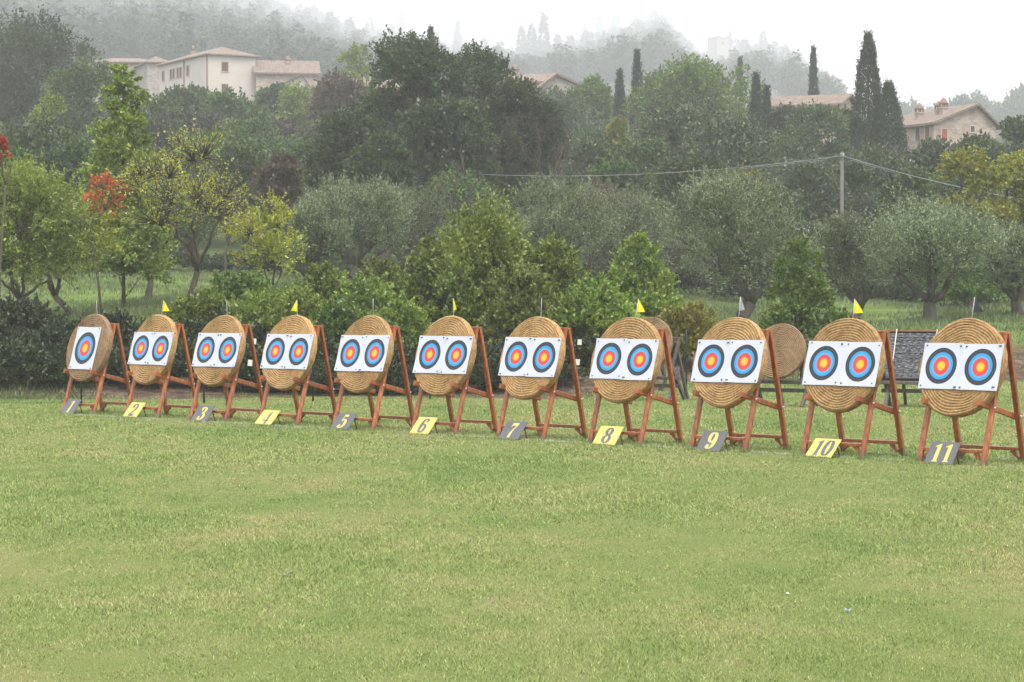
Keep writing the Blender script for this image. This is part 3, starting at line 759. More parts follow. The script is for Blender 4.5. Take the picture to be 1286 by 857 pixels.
m, t, b = new_mat('woven_block')
v = objcoord(t, (1.0, 1.0, 6.0)); n = noise(t, 11, 5, 0.7, v); r = ramp(t, [(0.46, (0.022, 0.024, 0.03)), (0.53, (0.07, 0.075, 0.085)), (0.64, (0.34, 0.35, 0.37))], n.outputs['Fac'])
t.links.new(r.outputs[0], b.inputs['Base Color']); b.inputs['Roughness'].default_value = 0.8; bump(t, b, n.outputs['Fac'], 0.9, 0.02); M['woven'] = m
def black_target():
    x, y = X(1147, 48.2), 48.2; rz = R(-22)
    tr = trestle(x, y, rz, 'dark rough-hewn trestle under the black layered target block', 1.0, 1.35)
    root = empty('block_target', (0, 0, 0))
    root.matrix_world = Matrix.Translation((x, y - 0.03, 0.545)) @ Matrix.Rotation(rz, 4, 'Z') @ Matrix.Rotation(-R(24), 4, 'X')
    rr = random.Random(9); mb = MB(); n = 46
    for k in range(n):
        z = 0.04 + k * 0.98 / n
        mb.box((rr.uniform(-.012, .012), rr.uniform(-.008, .008), z), (1.16 + rr.uniform(-.02, .02), 0.16, 0.98 / n * 0.94))
    mb.build('foam_stack', M['woven'], root)
    mb = MB(); mb.bar((-0.66, -0.0, 1.045), (0.72, 0.0, 1.045), 0.2, 0.035); mb.build('top_plank', M['rust_plank'], root)
    mb = MB(); mb.bar((-0.66, -0.0, 0.015), (0.72, 0.0, 0.015), 0.2, 0.035); mb.build('bottom_plank', M['grey_wood'], root)
    for sx in (-0.45, 0.38):
        mb = MB(); mb.tube([(sx, -0.11, 0.0), (sx + 0.02, -0.115, 0.5), (sx + 0.03, -0.11, 1.07), (sx + 0.03, 0.10, 1.075)], 0.012, 6); mb.build('rope', M['rope'], root)
    tag(root, 'black and grey layered target block bound with two ropes', 'archery target')
M['rust_plank'] = simple('rust_plank', (0.12, 0.05, 0.03), (0.20, 0.09, 0.05), 9, 0.8)
black_target()

# ------------------------------------------------------------------ wire fence
def fence():
    root = empty('wire_fence', (0, 0, 0))
    pts = [(-14.5, 48.6)] + [(X(102, 49.6), 49.6), (X(256, 50.4), 50.4), (X(393, 51.0), 51.0), (X(540, 52.0), 52.0), (X(700, 53.0), 53.0), (X(862, 54.0), 54.0)]
    for (x, y) in pts:
        mb = MB(); mb.tube([(x, y, -0.02), (x, y, 1.48), (x, y, 1.50)], [0.022, 0.022, 0.012], 6); mb.build('post', M['fence_metal'], root)
    mb = MB()
    for k in range(len(pts) - 1):
        (x0, y0), (x1, y1) = pts[k], pts[k + 1]
        L = math.hypot(x1 - x0, y1 - y0); nn = int(L / 0.12)
        for z in np.arange(0.05, 1.45, 0.12): mb.tube([(x0, y0, z), (x1, y1, z)], 0.0022, 3, False)
        for q in range(nn):
            u = (q + 0.5) / nn; x, y = x0 + (x1 - x0) * u, y0 + (y1 - y0) * u
            mb.tube([(x, y, 0.03), (x, y, 1.42)], 0.0018, 3, False)
    mb.build('netting', M['fence_metal'], root)
    tag(root, 'thin dark green wire fence along the far edge of the lawn', 'fence')
fence()
for (px, py, lab) in ((319, 429, 'upper white paper tag on the fence right of target 3'), (314, 456, 'lower cream paper tag on the fence right of target 3'),
                      (728, 430, 'upper white paper tag on the fence right of target 7'), (725.5, 455, 'lower cream paper tag on the fence right of target 7')):
    D = 50.5 if px < 400 else 53.05
    mb = MB(); x, z = X(px, D - 0.04), Z(py, D - 0.04)
    mb.box((0, 0, 0), (0.095, 0.004, 0.12 if py < 440 else 0.13), Matrix.Rotation(R(4), 3, 'Y')); mb.tube([(0, 0.0, 0.05), (0, 0.03, 0.06)], 0.002, 4)
    o = mb.build('paper_tag', M['tag_paper']); o.location = (x, D - 0.04, z); tag(o, lab, 'paper tag', 'paper tags on the wire fence')

# ------------------------------------------------------------------ litter on the lawn
def scrap(name, px, py, mat, label, cat, size):
    D = CAM_H * F / (py - 383); n = 7; rr = random.Random(int(px)); V = [(0, 0, 0.012)]; Fc = []
    for k in range(n):
        a = 2 * math.pi * k / n; V.append((math.cos(a) * size * rr.uniform(.6, 1.2), math.sin(a) * size * rr.uniform(.6, 1.2), rr.uniform(0.0, size * 0.9)))
    for k in range(n): Fc.append((0, 1 + k, 1 + (k + 1) % n))
    m_ = bpy.data.meshes.new(name); m_.from_pydata(V, [], Fc); m_.update()
    o = link(name, m_, mat); o.location = (X(px, D), D, 0.012); tag(o, label, cat)
scrap('paper_scrap', 990, 749, M['tag_paper'], 'tiny white scrap of paper lying on the lawn', 'litter', 0.014)
scrap('blue_wrapper', 1065, 771, simple('blue_wrapper', (0.12, 0.17, 0.35), (0.25, 0.30, 0.48), 20, 0.5), 'crumpled blue scrap lying on the lawn at right', 'litter', 0.026)
scrap('dead_leaf', 361, 725, simple('dead_leaf', (0.10, 0.09, 0.05), (0.30, 0.30, 0.22), 20, 0.8), 'curled grey-brown dead leaf lying on the lawn', 'leaf', 0.035)

# ------------------------------------------------------------------ trees
def crown_array(lobes, n_spray, per, leaf, rs, up=0.35, spread=0.35, aspect=0.45, length=0.45, inner=0.5, droop=0.0):
    """lobes: rows cx,cy,cz,rx,ry,rz. Every spray is a short shoot that leaves the lobe outward; leaves sit round it."""
    lobes = np.asarray(lobes, float); area = (lobes[:, 3] * lobes[:, 5]) ** 1.0; pr = area / area.sum()
    li = rs.choice(len(lobes), n_spray, p=pr); Lb = lobes[li]
    d = rs.normal(size=(n_spray, 3)); d /= np.linalg.norm(d, axis=1)[:, None]
    low = d[:, 2] < -0.55; d[low, 2] *= -0.6
    rad = inner + (1 - inner) * rs.uniform(0, 1, n_spray) ** 0.6
    c = Lb[:, :3] + d * Lb[:, 3:6] * rad[:, None]
    dirn = d * (1 - up) + np.array([0, 0, 1.0]) * up + rs.normal(size=(n_spray, 3)) * 0.3; dirn[:, 2] -= droop
    dirn /= np.linalg.norm(dirn, axis=1)[:, None]
    ms = Lb[:, 3:6].mean(1); ln = ms * length * rs.uniform(0.5, 1.4, n_spray)
    # leaves
    k = per; N_ = n_spray * k
    tt = rs.uniform(0, 1, (n_spray, k)); rad2 = (spread * ms[:, None] * (1 - 0.75 * tt)) * rs.normal(size=(n_spray, k)) ; 
    off = rs.normal(size=(n_spray, k, 3)); off /= np.linalg.norm(off, axis=2)[:, :, None]
    P = c[:, None, :] + dirn[:, None, :] * (tt * ln[:, None])[:, :, None] + off * np.abs(rad2)[:, :, None] * 0.75
    P = P.reshape(-1, 3)
    ld = (dirn[:, None, :] * 0.9 + off * 0.8 + rs.normal(size=(n_spray, k, 3)) * 0.35).reshape(-1, 3); ld /= np.linalg.norm(ld, axis=1)[:, None]
    sd_ = np.cross(ld, rs.normal(size=(N_, 3))); sd_ /= np.linalg.norm(sd_, axis=1)[:, None]
    sz = leaf * rs.uniform(0.6, 1.35, N_)
    a = ld * (sz * 0.5)[:, None]; b_ = sd_ * (sz * 0.5 * aspect)[:, None]
    Q = np.stack([P - a, P + b_ * 1.0, P + a, P - b_ * 1.0], 1).reshape(-1, 3)
    return Q, c, dirn, ln

def limb(mb, p0, p1, r0, r1, rs, n=5, sag=0.0, seg=6, wob=0.06):
    p0, p1 = np.array(p0, float), np.array(p1, float); L = np.linalg.norm(p1 - p0); pts = []
    for i in range(n + 1):
        u = i / n; p = p0 + (p1 - p0) * u
        p = p + np.array([rs.normal() * wob * L, rs.normal() * wob * L, 0]) * math.sin(math.pi * u) + np.array([0, 0, sag * L * math.sin(math.pi * u)])
        pts.append(p)
    rad = [r0 + (r1 - r0) * (i / n) ** 0.8 for i in range(n + 1)]
    mb.tube(pts, rad, seg); return pts

def tree_meshes(spec, seed):
    """unit-free: spec gives real metres. returns trunk mesh, crown mesh"""
    rs = np.random.default_rng(seed)
    H, W, kind = spec['h'], spec['w'], spec['kind']
    cb = spec.get('cb', 0.3) * H                       # crown base
    mb = MB(); tr = spec.get('tr', 0.03 * H)
    lobes = []
    if kind in ('round', 'open', 'olive'):
        nl = spec.get('lobes', 9)
        cx, cz = 0, (cb + H) / 2; hz = (H - cb) / 2
        for k in range(nl):
            a = k / nl * 2 * math.pi + rs.uniform(-.4, .4); u = rs.uniform(-0.85, 0.85)
            q = math.sqrt(max(0.05, 1 - u * u)) * rs.uniform(0.45, 0.75)
            r = W * spec.get('lr', 0.26) * rs.uniform(0.75, 1.2)
            z_ = cz + u * (hz - r * 0.6)
            lobes.append((math.cos(a) * q * (W / 2 - 0.3 * r), math.sin(a) * q * (W / 2 - 0.3 * r), z_, r, r, r * rs.uniform(0.7, 1.0)))
        lobes.append((rs.uniform(-.1, .1) * W, 0, H - W * 0.2, W * 0.2, W * 0.2, W * 0.2))
    elif kind == 'spire':                               # slender leader with side tiers
        nl = spec.get('lobes', 14)
        for k in range(nl):
            u = (k + 0.5) / nl; z_ = cb + (H - cb) * u; prof = (1 - u) ** 0.75 * 0.95 + 0.05
            a = k * 2.4; q = W / 2 * prof * rs.uniform(0.4, 0.75); r = W * 0.21 * (0.35 + prof * 0.75)
            lobes.append((math.cos(a) * q, math.sin(a) * q, z_, r, r, r * 0.6))
    elif kind == 'bush':
        nl = spec.get('lobes', 8)
        for k in range(nl):
            a = k * 2.4; q = W / 2 * math.sqrt((k + .3) / nl) * 0.7; r = W * 0.24 * rs.uniform(.8, 1.2)
            hh = H * (1 - 0.5 * (q / (W / 2)) ** 2) * rs.uniform(0.72, 1.0)
            for s_ in range(2): lobes.append((math.cos(a) * q, math.sin(a) * q, max(r * 0.6, hh * (0.42 + 0.4 * s_) ), r * (1 - .2 * s_), r * (1 - .2 * s_), hh * 0.30))
    if kind in ('cypress', 'conifer'):
        n_s = spec['ns']; u = rs.uniform(0, 1, n_s) if kind == 'cypress' else 1 - rs.uniform(0, 1, n_s) ** 0.62
        if kind == 'cypress':
            prof = W / 2 * np.interp(u, [0, 0.08, 0.3, 0.55, 0.8, 0.93, 1.0], [0.5, 0.85, 1.0, 0.82, 0.48, 0.22, 0.03])
        else:
            prof = W / 2 * (1 - u) ** 0.85 * (0.75 + 0.25 * np.abs(np.sin(u * 28))) + 0.05
        ang = rs.uniform(0, 2 * math.pi, n_s)
        prof = prof * (1 + 0.10 * np.sin(ang * 3 + u * 9 + seed) + 0.06 * np.sin(ang * 5 - u * 23))
        q = prof * rs.uniform(0.72, 1.0, n_s)
        c = np.stack([np.cos(ang) * q, np.sin(ang) * q, cb + (H * 0.985 - cb) * u], 1)
        o_ = np.stack([np.cos(ang), np.sin(ang), np.zeros(n_s)], 1)
        dn = o_ * (0.25 if kind == 'cypress' else 1.0) + np.array([0, 0, 1.0 if kind == 'cypress' else -0.15]) + rs.normal(size=(n_s, 3)) * 0.15
        dn /= np.linalg.norm(dn, axis=1)[:, None]
        k = spec['per']; ln = spec.get('sl', 0.5) * rs.uniform(0.6, 1.3, n_s); tt = rs.uniform(0, 1, (n_s, k))
        off = rs.normal(size=(n_s, k, 3)) * (spec.get('sp', 0.10) * (1 - 0.6 * tt))[:, :, None]
        P = (c[:, None, :] + dn[:, None, :] * (tt * ln[:, None])[:, :, None] + off).reshape(-1, 3)
        ld = (dn[:, None, :] + rs.normal(size=(n_s, k, 3)) * 0.4).reshape(-1, 3); ld /= np.linalg.norm(ld, axis=1)[:, None]
        sd_ = np.cross(ld, rs.normal(size=(n_s * k, 3))); sd_ /= np.linalg.norm(sd_, axis=1)[:, None]
        sz = spec['leaf'] * rs.uniform(.6, 1.3, n_s * k); a = ld * (sz * .5)[:, None]; b_ = sd_ * (sz * .22)[:, None]
        Q = np.stack([P - a, P + b_, P + a, P - b_], 1).reshape(-1, 3)
        limb(mb, (0, 0, -0.3), (0, 0, H * 0.9), tr, 0.03, rs, 6, 0, 7, 0.004)
        return mb.mesh('trunk'), np_mesh('crown', Q, 4)
    Q, c, dirn, ln = crown_array(lobes, spec['ns'], spec['per'], spec['leaf'], rs, spec.get('up', 0.35), spec.get('spread', 0.3), spec.get('aspect', 0.45), spec.get('sl', 0.45), spec.get('inner', 0.5), spec.get('droop', 0))
    lb = np.array(lobes)
    keep = Q.reshape(-1, 4, 3)[:, :, 2].min(1) > 0.02
    Q = Q.reshape(-1, 4, 3)[keep].reshape(-1, 3)
    seg = spec.get('seg', 6)
    if kind == 'bush':
        for k in range(7):
            l = lb[rs.integers(len(lb))]; limb(mb, (rs.normal() * .05, rs.normal() * .05, -0.1), l[:3], 0.025, 0.006, rs, 4, 0, 5)
    elif kind == 'spire':
        tp = limb(mb, (0, 0, -0.2), (0, 0, H * 0.96), tr, 0.012, rs, 9, 0, seg, 0.01)
        for l in lb: limb(mb, (0, 0, max(0.3, l[2] - 0.7 * abs(l[0]) - 0.4)), l[:3], tr * 0.35, 0.01, rs, 4, 0, 5)
    else:
        fork = max(0.16 * H, spec.get('fork', 0.55) * cb)
        lx, ly = spec.get('leanx', rs.uniform(-.1, .1)) * H, rs.uniform(-.05, .05) * H
        top = (lx, ly, fork); flare = [(0, 0, -0.25), (0.0, 0, 0.0), (lx * .35, ly * .35, fork * .45), top]
        mb.tube(flare, [tr * 1.7, tr * 1.35, tr, tr * 0.9], seg + 2)
        nm = spec.get('mains', 4); mains = []
        for k in range(nm):
            a = k / nm * 2 * math.pi + rs.uniform(-.5, .5); q = W * 0.22
            e = (lx + math.cos(a) * q, ly + math.sin(a) * q, cb + (H - cb) * rs.uniform(0.15, 0.45))
            limb(mb, top, e, tr * 0.62, tr * 0.35, rs, 5, 0.04, seg); mains.append(e)
        ma = np.array(mains)
        for l in lb:
            j = np.argmin(np.linalg.norm(ma - l[:3], axis=1)); limb(mb, mains[j], l[:3], tr * 0.33, tr * 0.12, rs, 4, 0.03, 5)
    nt_ = spec.get('twigs', 0)
    if nt_:
        idx = rs.choice(len(c), min(nt_, len(c)), replace=False)
        for j in idx:
            i2 = np.argmin(np.linalg.norm(lb[:, :3] - c[j], axis=1)); limb(mb, lb[i2, :3], c[j] + dirn[j] * ln[j] * 0.9, 0.018 * spec.get('tw', 1), 0.005 * spec.get('tw', 1), rs, 3, 0.02, 4)
    return mb.mesh('trunk'), np_mesh('crown', Q, 4)

def place_tree(name, meshes, leafm, bark, x, y, sc, rz, label, cat, group=None, z=None):
    root = empty(name, (x, y, tz(x, y) if z is None else z), rz); root.scale = sc if hasattr(sc, '__len__') else (sc, sc, sc)
    a = link('trunk', meshes[0], bark, root)
    c = link('crown', meshes[1], leafm, root)
    if len(meshes[1].materials) and meshes[1].materials[0] is not leafm:
        c.material_slots[0].link = 'OBJECT'; c.material_slots[0].material = leafm
    tag(root, label, cat, group); return root

def unique_tree(name, px, ytop, D, wpx, spec, leafm, label, cat='tree', group=None, seed=1, bark='bark', ybase=None):
    x = X(px, D); z0 = tz(x, D); H = Z(ytop, D) - z0; W = wpx / F * D
    s = dict(spec); s['h'] = H; s['w'] = W
    return place_tree(name, tree_meshes(s, seed), M[leafm], M[bark], x, D, 1.0, 0, label, cat, group)

OL = dict(kind='olive', cb=0.16, tr=0.20, fork=0.9, mains=4, lobes=18, lr=0.24, ns=1900, per=24, leaf=0.10, aspect=0.28, up=0.5, spread=0.16, sl=0.5, inner=0.55, twigs=120, tw=1.0)
# (px, ytop, D, width px, label)
olives = [
 (440, 228, 92, 170, 'broad grey-green olive tree right of the thin yellow tree'),
 (505, 238, 98, 120, 'pale silvery olive tree between the oak and the hedge'),
 (700, 226, 90, 150, 'wide dark olive tree behind target 7'),
 (780, 238, 101, 130, 'grey-green olive tree behind target 8'),
 (925, 222, 78, 200, 'large round olive tree with forked trunk behind target 9'),
 (1068, 272, 84, 110, 'smaller shaded olive tree behind target 10'),
 (1168, 254, 80, 185, 'spreading olive tree with thick trunk behind the black target block'),
 (1278, 285, 82, 120, 'olive tree cut by the right edge of the photo'),
 (395, 262, 84, 90, 'small olive tree beside the yellow-leaved tree'),
 (600, 262, 96, 110, 'low olive tree behind the hedge above target 6'),
 (838, 270, 108, 110, 'distant olive tree between the two large olives'),
]
for i, (px, yt, D, wp, lab) in enumerate(olives):
    s = dict(OL); f = wp / 180.0 * (80 / D) ** 0.3; s['ns'] = int(2000 * max(0.55, f)); s['tr'] = 0.13 + 0.09 * f
    unique_tree('olive_tree', px, yt, D, wp, s, 'leaf_olive', lab, 'tree', 'olive trees behind the field', 40 + i, 'bark_olive')

# left group
unique_tree('maple_tree', 155, 84, 76, 135, dict(kind='spire', cb=0.14, tr=0.075, lobes=26, ns=1700, per=26, leaf=0.12, aspect=0.55, up=0.25, spread=0.26, sl=0.7, inner=0.2, twigs=140), 'leaf_shrub', 'tall slender bright green tree at the left', seed=3)
unique_tree('locust_tree', 232, 165, 68, 190, dict(kind='open', cb=0.36, tr=0.095, fork=0.75, mains=5, lobes=20, lr=0.20, ns=430, per=13, leaf=0.085, aspect=0.5, up=0.25, spread=0.24, sl=0.7, inner=0.35, twigs=420, tw=1.15, leanx=0.07), 'leaf_yellow', 'thin-leaved yellow tree with dark open branches above target 2', seed=8)
unique_tree('locust_tree', 335, 248, 70, 100, dict(kind='open', cb=0.30, tr=0.05, fork=0.75, mains=4, lobes=12, lr=0.22, ns=480, per=18, leaf=0.085, aspect=0.5, up=0.2, spread=0.24, sl=0.6, inner=0.35, twigs=120, tw=0.8), 'leaf_yellow', 'small yellow-leaved tree above target 3', seed=9)
unique_tree('locust_tree', 30, 205, 66, 175, dict(kind='open', cb=0.16, tr=0.09, fork=0.7, mains=5, lobes=20, lr=0.24, ns=2100, per=20, leaf=0.09, aspect=0.5, up=0.2, spread=0.24, sl=0.6, inner=0.35, twigs=160, tw=0.9), 'leaf_shrub', 'dense yellow-green tree at the left edge of the photo', seed=11)
unique_tree('locust_tree', 92, 240, 71, 100, dict(kind='open', cb=0.24, tr=0.10, fork=0.7, mains=4, lobes=14, lr=0.25, ns=1000, per=20, leaf=0.09, aspect=0.5, up=0.2, spread=0.24, sl=0.6, inner=0.35, twigs=90, leanx=-0.15), 'leaf_yellow', 'yellow-green tree with leaning trunk behind target 1', seed=12)
unique_tree('plum_tree', 186, 250, 80, 90, dict(kind='open', cb=0.3, tr=0.11, fork=0.7, mains=4, lobes=10, lr=0.22, ns=520, per=20, leaf=0.10, aspect=0.5, up=0.2, spread=0.24, sl=0.6, inner=0.35, twigs=60), 'leaf_green', 'green tree with sturdy trunk between targets 1 and 2', seed=13)
# red sprays: slender sumacs whose crowns stand free above their stems
def sumac(px, ytop, ybot, D, wpx, label, seed):
    x = X(px, D); z0 = tz(x, D); H = Z(ytop, D) - z0; W = wpx / F * D; cbz = Z(ybot, D) - z0
    s = dict(kind='open', h=H, w=W, cb=cbz / H, tr=0.035, fork=0.9, mains=3, lobes=9, lr=0.17, ns=120, per=20, leaf=0.09, aspect=0.5, up=0.1, spread=0.3, sl=0.5, inner=0.3, twigs=30, tw=0.7)
    place_tree('sumac_tree', tree_meshes(s, seed), M['leaf_red'], M['bark'], x, D, 1.0, 0, label, 'tree')
sumac(128, 217, 280, 70.4, 92, 'slim tree with bright red autumn leaves behind target 1', 5)
sumac(-3, 172, 212, 64.0, 42, 'red-leaved autumn tree at the left edge of the photo', 6)

# hedge shrubs beyond the fence
SH = dict(kind='bush', lobes=10, ns=620, per=24, leaf=0.10, aspect=0.55, up=0.45, spread=0.22, sl=0.7, inner=0.4, twigs=40, tw=0.6)
shrubs = [
 (345, 362, 58, 120, 'leaf_shrub', 'green hedge shrub above target 4'),
 (405, 338, 60, 130, 'leaf_shrub', 'tall light green shrub between targets 4 and 5'),
 (458, 360, 58.5, 110, 'leaf_shrub', 'rounded green shrub right behind target 5'),
 (540, 300, 60, 110, 'leaf_shrub', 'tall yellowish shrub left of the dark narrow bush above target 6'),
 (612, 268, 59, 140, 'leaf_shrub', 'tallest yellow-green shrub above target 6'),
 (652, 335, 57.5, 100, 'leaf_shrub', 'low bright leafy shrub between targets 6 and 7'),
 (696, 308, 59, 150, 'leaf_shrub', 'pointed fresh green shrub above target 7'),
 (745, 355, 58, 110, 'leaf_shrub', 'low green shrub between targets 7 and 8'),
 (803, 300, 66, 130, 'leaf_shrub', 'light green sapling above target 8'),
 (1006, 304, 62, 140, 'leaf_green', 'pointed dark green bush between targets 9 and 10'),
 (815, 215, 112, 60, 'leaf_green', 'bright green pointed tree under the cable'),
 (500, 385, 57, 100, 'leaf_shrub', 'low shrub between targets 5 and 6'),
 (1215, 318, 90, 100, 'leaf_green', 'green shrub in the shade of the right olive'),
 (855, 385, 64, 90, 'leaf_yellow', 'small yellowing shrub between targets 8 and 9'),
 (300, 345, 62, 90, 'leaf_green', 'green shrub below the small yellow tree'),
 (255, 372, 60, 90, 'leaf_shrub', 'light shrub between targets 2 and 3'),
 (375, 372, 56.5, 90, 'leaf_shrub', 'light green leafy shrub right behind target 4'),
 (430, 385, 56.5, 90, 'leaf_green', 'green leafy shrub left behind target 5'),
 (575, 330, 58, 70, 'leaf_shrub', 'pale green shrub close behind target 6'),
 (480, 330, 66, 80, 'leaf_shrub', 'green shrub standing in front of the silvery olive'),
]
for i, (px, yt, D, wp, lm, lab) in enumerate(shrubs):
    s = dict(SH); s['ns'] = int(850 * max(0.6, wp / 100))
    if 'pointed' in lab or 'sapling' in lab or 'tall ' in lab: s['cb'] = 0.06
    if 'pointed' in lab or 'sapling' in lab or 'tall ' in lab: s.update(kind='spire', cb=0.06, tr=0.04, lobes=16, up=0.45)
    unique_tree('hedge_shrub', px, yt, D, wp, s, lm, lab, 'shrub', 'shrubs beyond the wire fence', 80 + i)
# dark undergrowth shrubs at the left
darks = [(-25, 390, 57, 110, 1), (25, 378, 60, 110, 0), (60, 415, 56, 80, 1), (95, 405, 58, 80, 0), (150, 398, 57, 80, 1), (200, 420, 56, 70, 1), (245, 408, 57, 80, 0), (300, 385, 59, 90, 1), (330, 405, 56.5, 70, 0),
         (410, 430, 55.5, 70, 0), (470, 440, 55.2, 70, 1), (530, 432, 55.5, 80, 0), (590, 436, 55.4, 70, 1), (640, 430, 55.6, 70, 0), (700, 425, 56, 70, 1), (745, 430, 56, 60, 0), (560, 352, 57.8, 34, 0)]
where = ['at the left edge below the yellow trees', 'left of target 1 under the yellow tree', 'low beside target 1', 'behind target 1', 'between targets 1 and 2', 'behind target 2', 'between targets 2 and 3', 'tall behind target 3', 'between targets 3 and 4',
         'low between targets 4 and 5', 'low behind target 5', 'low between targets 5 and 6', 'low behind target 6', 'low between targets 6 and 7', 'low behind target 7', 'low between targets 7 and 8', 'narrow and tall above target 6']
low = [(10, 430, 54.2, 110), (75, 440, 54, 90), (130, 436, 54.3, 100), (185, 445, 54, 80), (240, 438, 54.3, 90), (300, 436, 54.2, 90), (355, 440, 54, 90), (420, 452, 54, 80), (490, 458, 54, 80), (560, 452, 54.2, 80), (625, 455, 54.2, 80), (690, 455, 54.4, 80)]
loww = ['far left on the earth bank', 'on the earth left of target 1', 'at ground level behind target 1', 'at ground level left of target 2', 'at ground level left of target 3', 'at ground level right of target 3', 'at ground level behind target 4', 'at ground level left of target 5', 'at ground level right of target 5', 'at ground level behind target 6', 'at ground level left of target 7', 'at ground level right of target 7']
back = [(60, 338, 108, 90), (130, 345, 110, 80), (350, 335, 108, 90), (470, 340, 106, 90), (560, 335, 108, 90), (640, 330, 110, 90), (730, 340, 112, 90), (800, 345, 108, 80), (870, 338, 114, 100), (945, 345, 112, 90), (1010, 330, 112, 100), (1085, 335, 114, 100), (1130, 345, 112, 70), (1185, 335, 114, 100), (1250, 332, 112, 100), (1300, 335, 110, 80), (200, 330, 118, 90), (280, 332, 118, 90), (970, 300, 118, 90), (1120, 300, 118, 90), (1230, 300, 118, 90)]
backw = ['behind the dense left tree', 'behind the red tree', 'behind the small yellow tree', 'under the silvery olives', 'behind the hedge above target 6', 'behind the hedge above target 7', 'under the wide dark olive', 'behind the light green sapling', 'left behind the large round olive', 'right behind the large round olive', 'behind the pointed dark bush', 'under the smaller shaded olive', 'left of the thick olive trunk', 'right of the thick olive trunk', 'under the right gold tree', 'at the right edge under the trees', 'at the back of the left meadow', 'at the back of the meadow below the yellow tree', 'in the gap above target 9', 'in the gap left of the spreading olive', 'in the gap right of the spreading olive']
darks += [(a, b_, c_, d_, 0) for a, b_, c_, d_ in low + back]; where += loww + backw
for i, ((px, yt, D, wp, k), wh) in enumerate(zip(darks, where)):
    s = dict(SH); s.update(ns=420, per=22, leaf=0.09 if D < 70 else 0.15)
    unique_tree('dark_bush', px, yt, D, wp, s, 'leaf_dark', 'dark tangled bush ' + wh, 'bush', 'dark bushes along the fence', 120 + i)

# bare trees
def bare_tree(px, ytop, D, wpx, seed, label, tr=0.06, name='bare_tree', depth=4):
    x = X(px, D); z0 = tz(x, D); H = Z(ytop, D) - z0; W = wpx / F * D; rs = np.random.default_rng(seed); mb = MB(); tw = MB()
    def grow(tgt, p, d, L, r, lv):
        e = p + d * L; limb(tgt, p, e, r, r * 0.6, rs, 4, 0.02, 5, 0.05)
        if lv == 0: return
        for k in range(3 if lv > 1 else 4):
            a = rs.normal(size=3); a -= a.dot(d) * d; a /= np.linalg.norm(a)
            nd = d * rs.uniform(0.6, 1.0) + a * rs.uniform(0.35, 0.8) * (W / H * 1.1) + np.array([0, 0, 0.12]); nd /= np.linalg.norm(nd)
            grow(tw, p + d * L * rs.uniform(0.6, 1.0), nd, L * rs.uniform(0.55, 0.8), r * 0.55, lv - 1)
    grow(mb, np.array([0, 0, -0.2]), np.array([0.05, 0, 1.0]), H * 0.40, tr, depth)
    root = empty(name, (x, D, z0)); mb.build('trunk', M['bark'], root); tw.build('branches', M['bark'], root); tag(root, label, 'bare tree')
bare_tree(690, 138, 118, 120, 3, 'leafless grey tree at the right side of the dark oaks', 0.12)
bare_tree(560, 190, 104, 110, 4, 'leafless thicket tree in front of the dark oaks', 0.08)
bare_tree(608, 215, 62, 60, 5, 'dead twiggy sapling standing out of the hedge above target 6', 0.05)
bare_tree(283, 178, 100, 80, 7, 'bare brown-twigged tree behind the yellow tree', 0.07)
bare_tree(832, 380, 57, 40, 9, 'short bent rusty sapling above target 8', 0.06, depth=3)

# dark oaks in the middle
OK_ = dict(kind='round', cb=0.22, tr=0.28, lobes=24, lr=0.17, ns=2600, per=24, leaf=0.165, aspect=0.6, up=0.25, spread=0.22, sl=0.45, inner=0.5, twigs=30, tw=2)
for i, (px, yt, D, wp, lab) in enumerate([
  (520, 48, 135, 170, 'tallest dark oak in the middle of the photo'), (605, 62, 142, 150, 'dark oak with yellow-green top right of the tallest'),
  (440, 140, 128, 130, 'lower dark oak on the left of the oak clump'), (660, 100, 138, 120, 'dark oak on the right of the oak clump'),
  (560, 130, 126, 170, 'broad dark oak at the front of the oak clump'), (480, 170, 122, 110, 'low dark oak above the silvery olive')]):
    unique_tree('oak_tree', px, yt, D, wp, OK_, 'leaf_oak', lab, 'tree', 'dark oaks in the middle', 200 + i)

# cypresses
CY = dict(kind='cypress', cb=0.03, tr=0.18, ns=2600, per=14, leaf=0.15, sl=0.6, sp=0.08)
for i, (px, yt, D, wp, lab) in enumerate([
  (1090, 46, 168, 52, 'tallest pointed cypress beside the right stone house'), (1115, 108, 170, 62, 'shorter broad cypress right beside the tallest one'),
  (800, 66, 235, 17, 'slim cypress, taller of the pair left of the round trees'), (778, 92, 232, 16, 'small cypress, shorter of the pair left of the round trees'),
  (949, 96, 190, 20, 'thin cypress in front of the round trees'), (962, 112, 186, 20, 'shorter cypress touching the thin one'),
  (1021, 62, 260, 13, 'slim cypress behind the tiled house roof'), (541, 38, 210, 24, 'cypress tip showing behind the tallest oak'), (929, 76, 330, 8, 'tiny distant cypress above the round trees')]):
    s = dict(CY); s['leaf'] = 0.15 * max(1, D / 200)
    if D > 180: s['ns'] = 1300
    unique_tree('cypress_tree', px, yt, D, wp, s, 'leaf_cypress', lab, 'tree', 'cypress trees on the hillside', 230 + i)

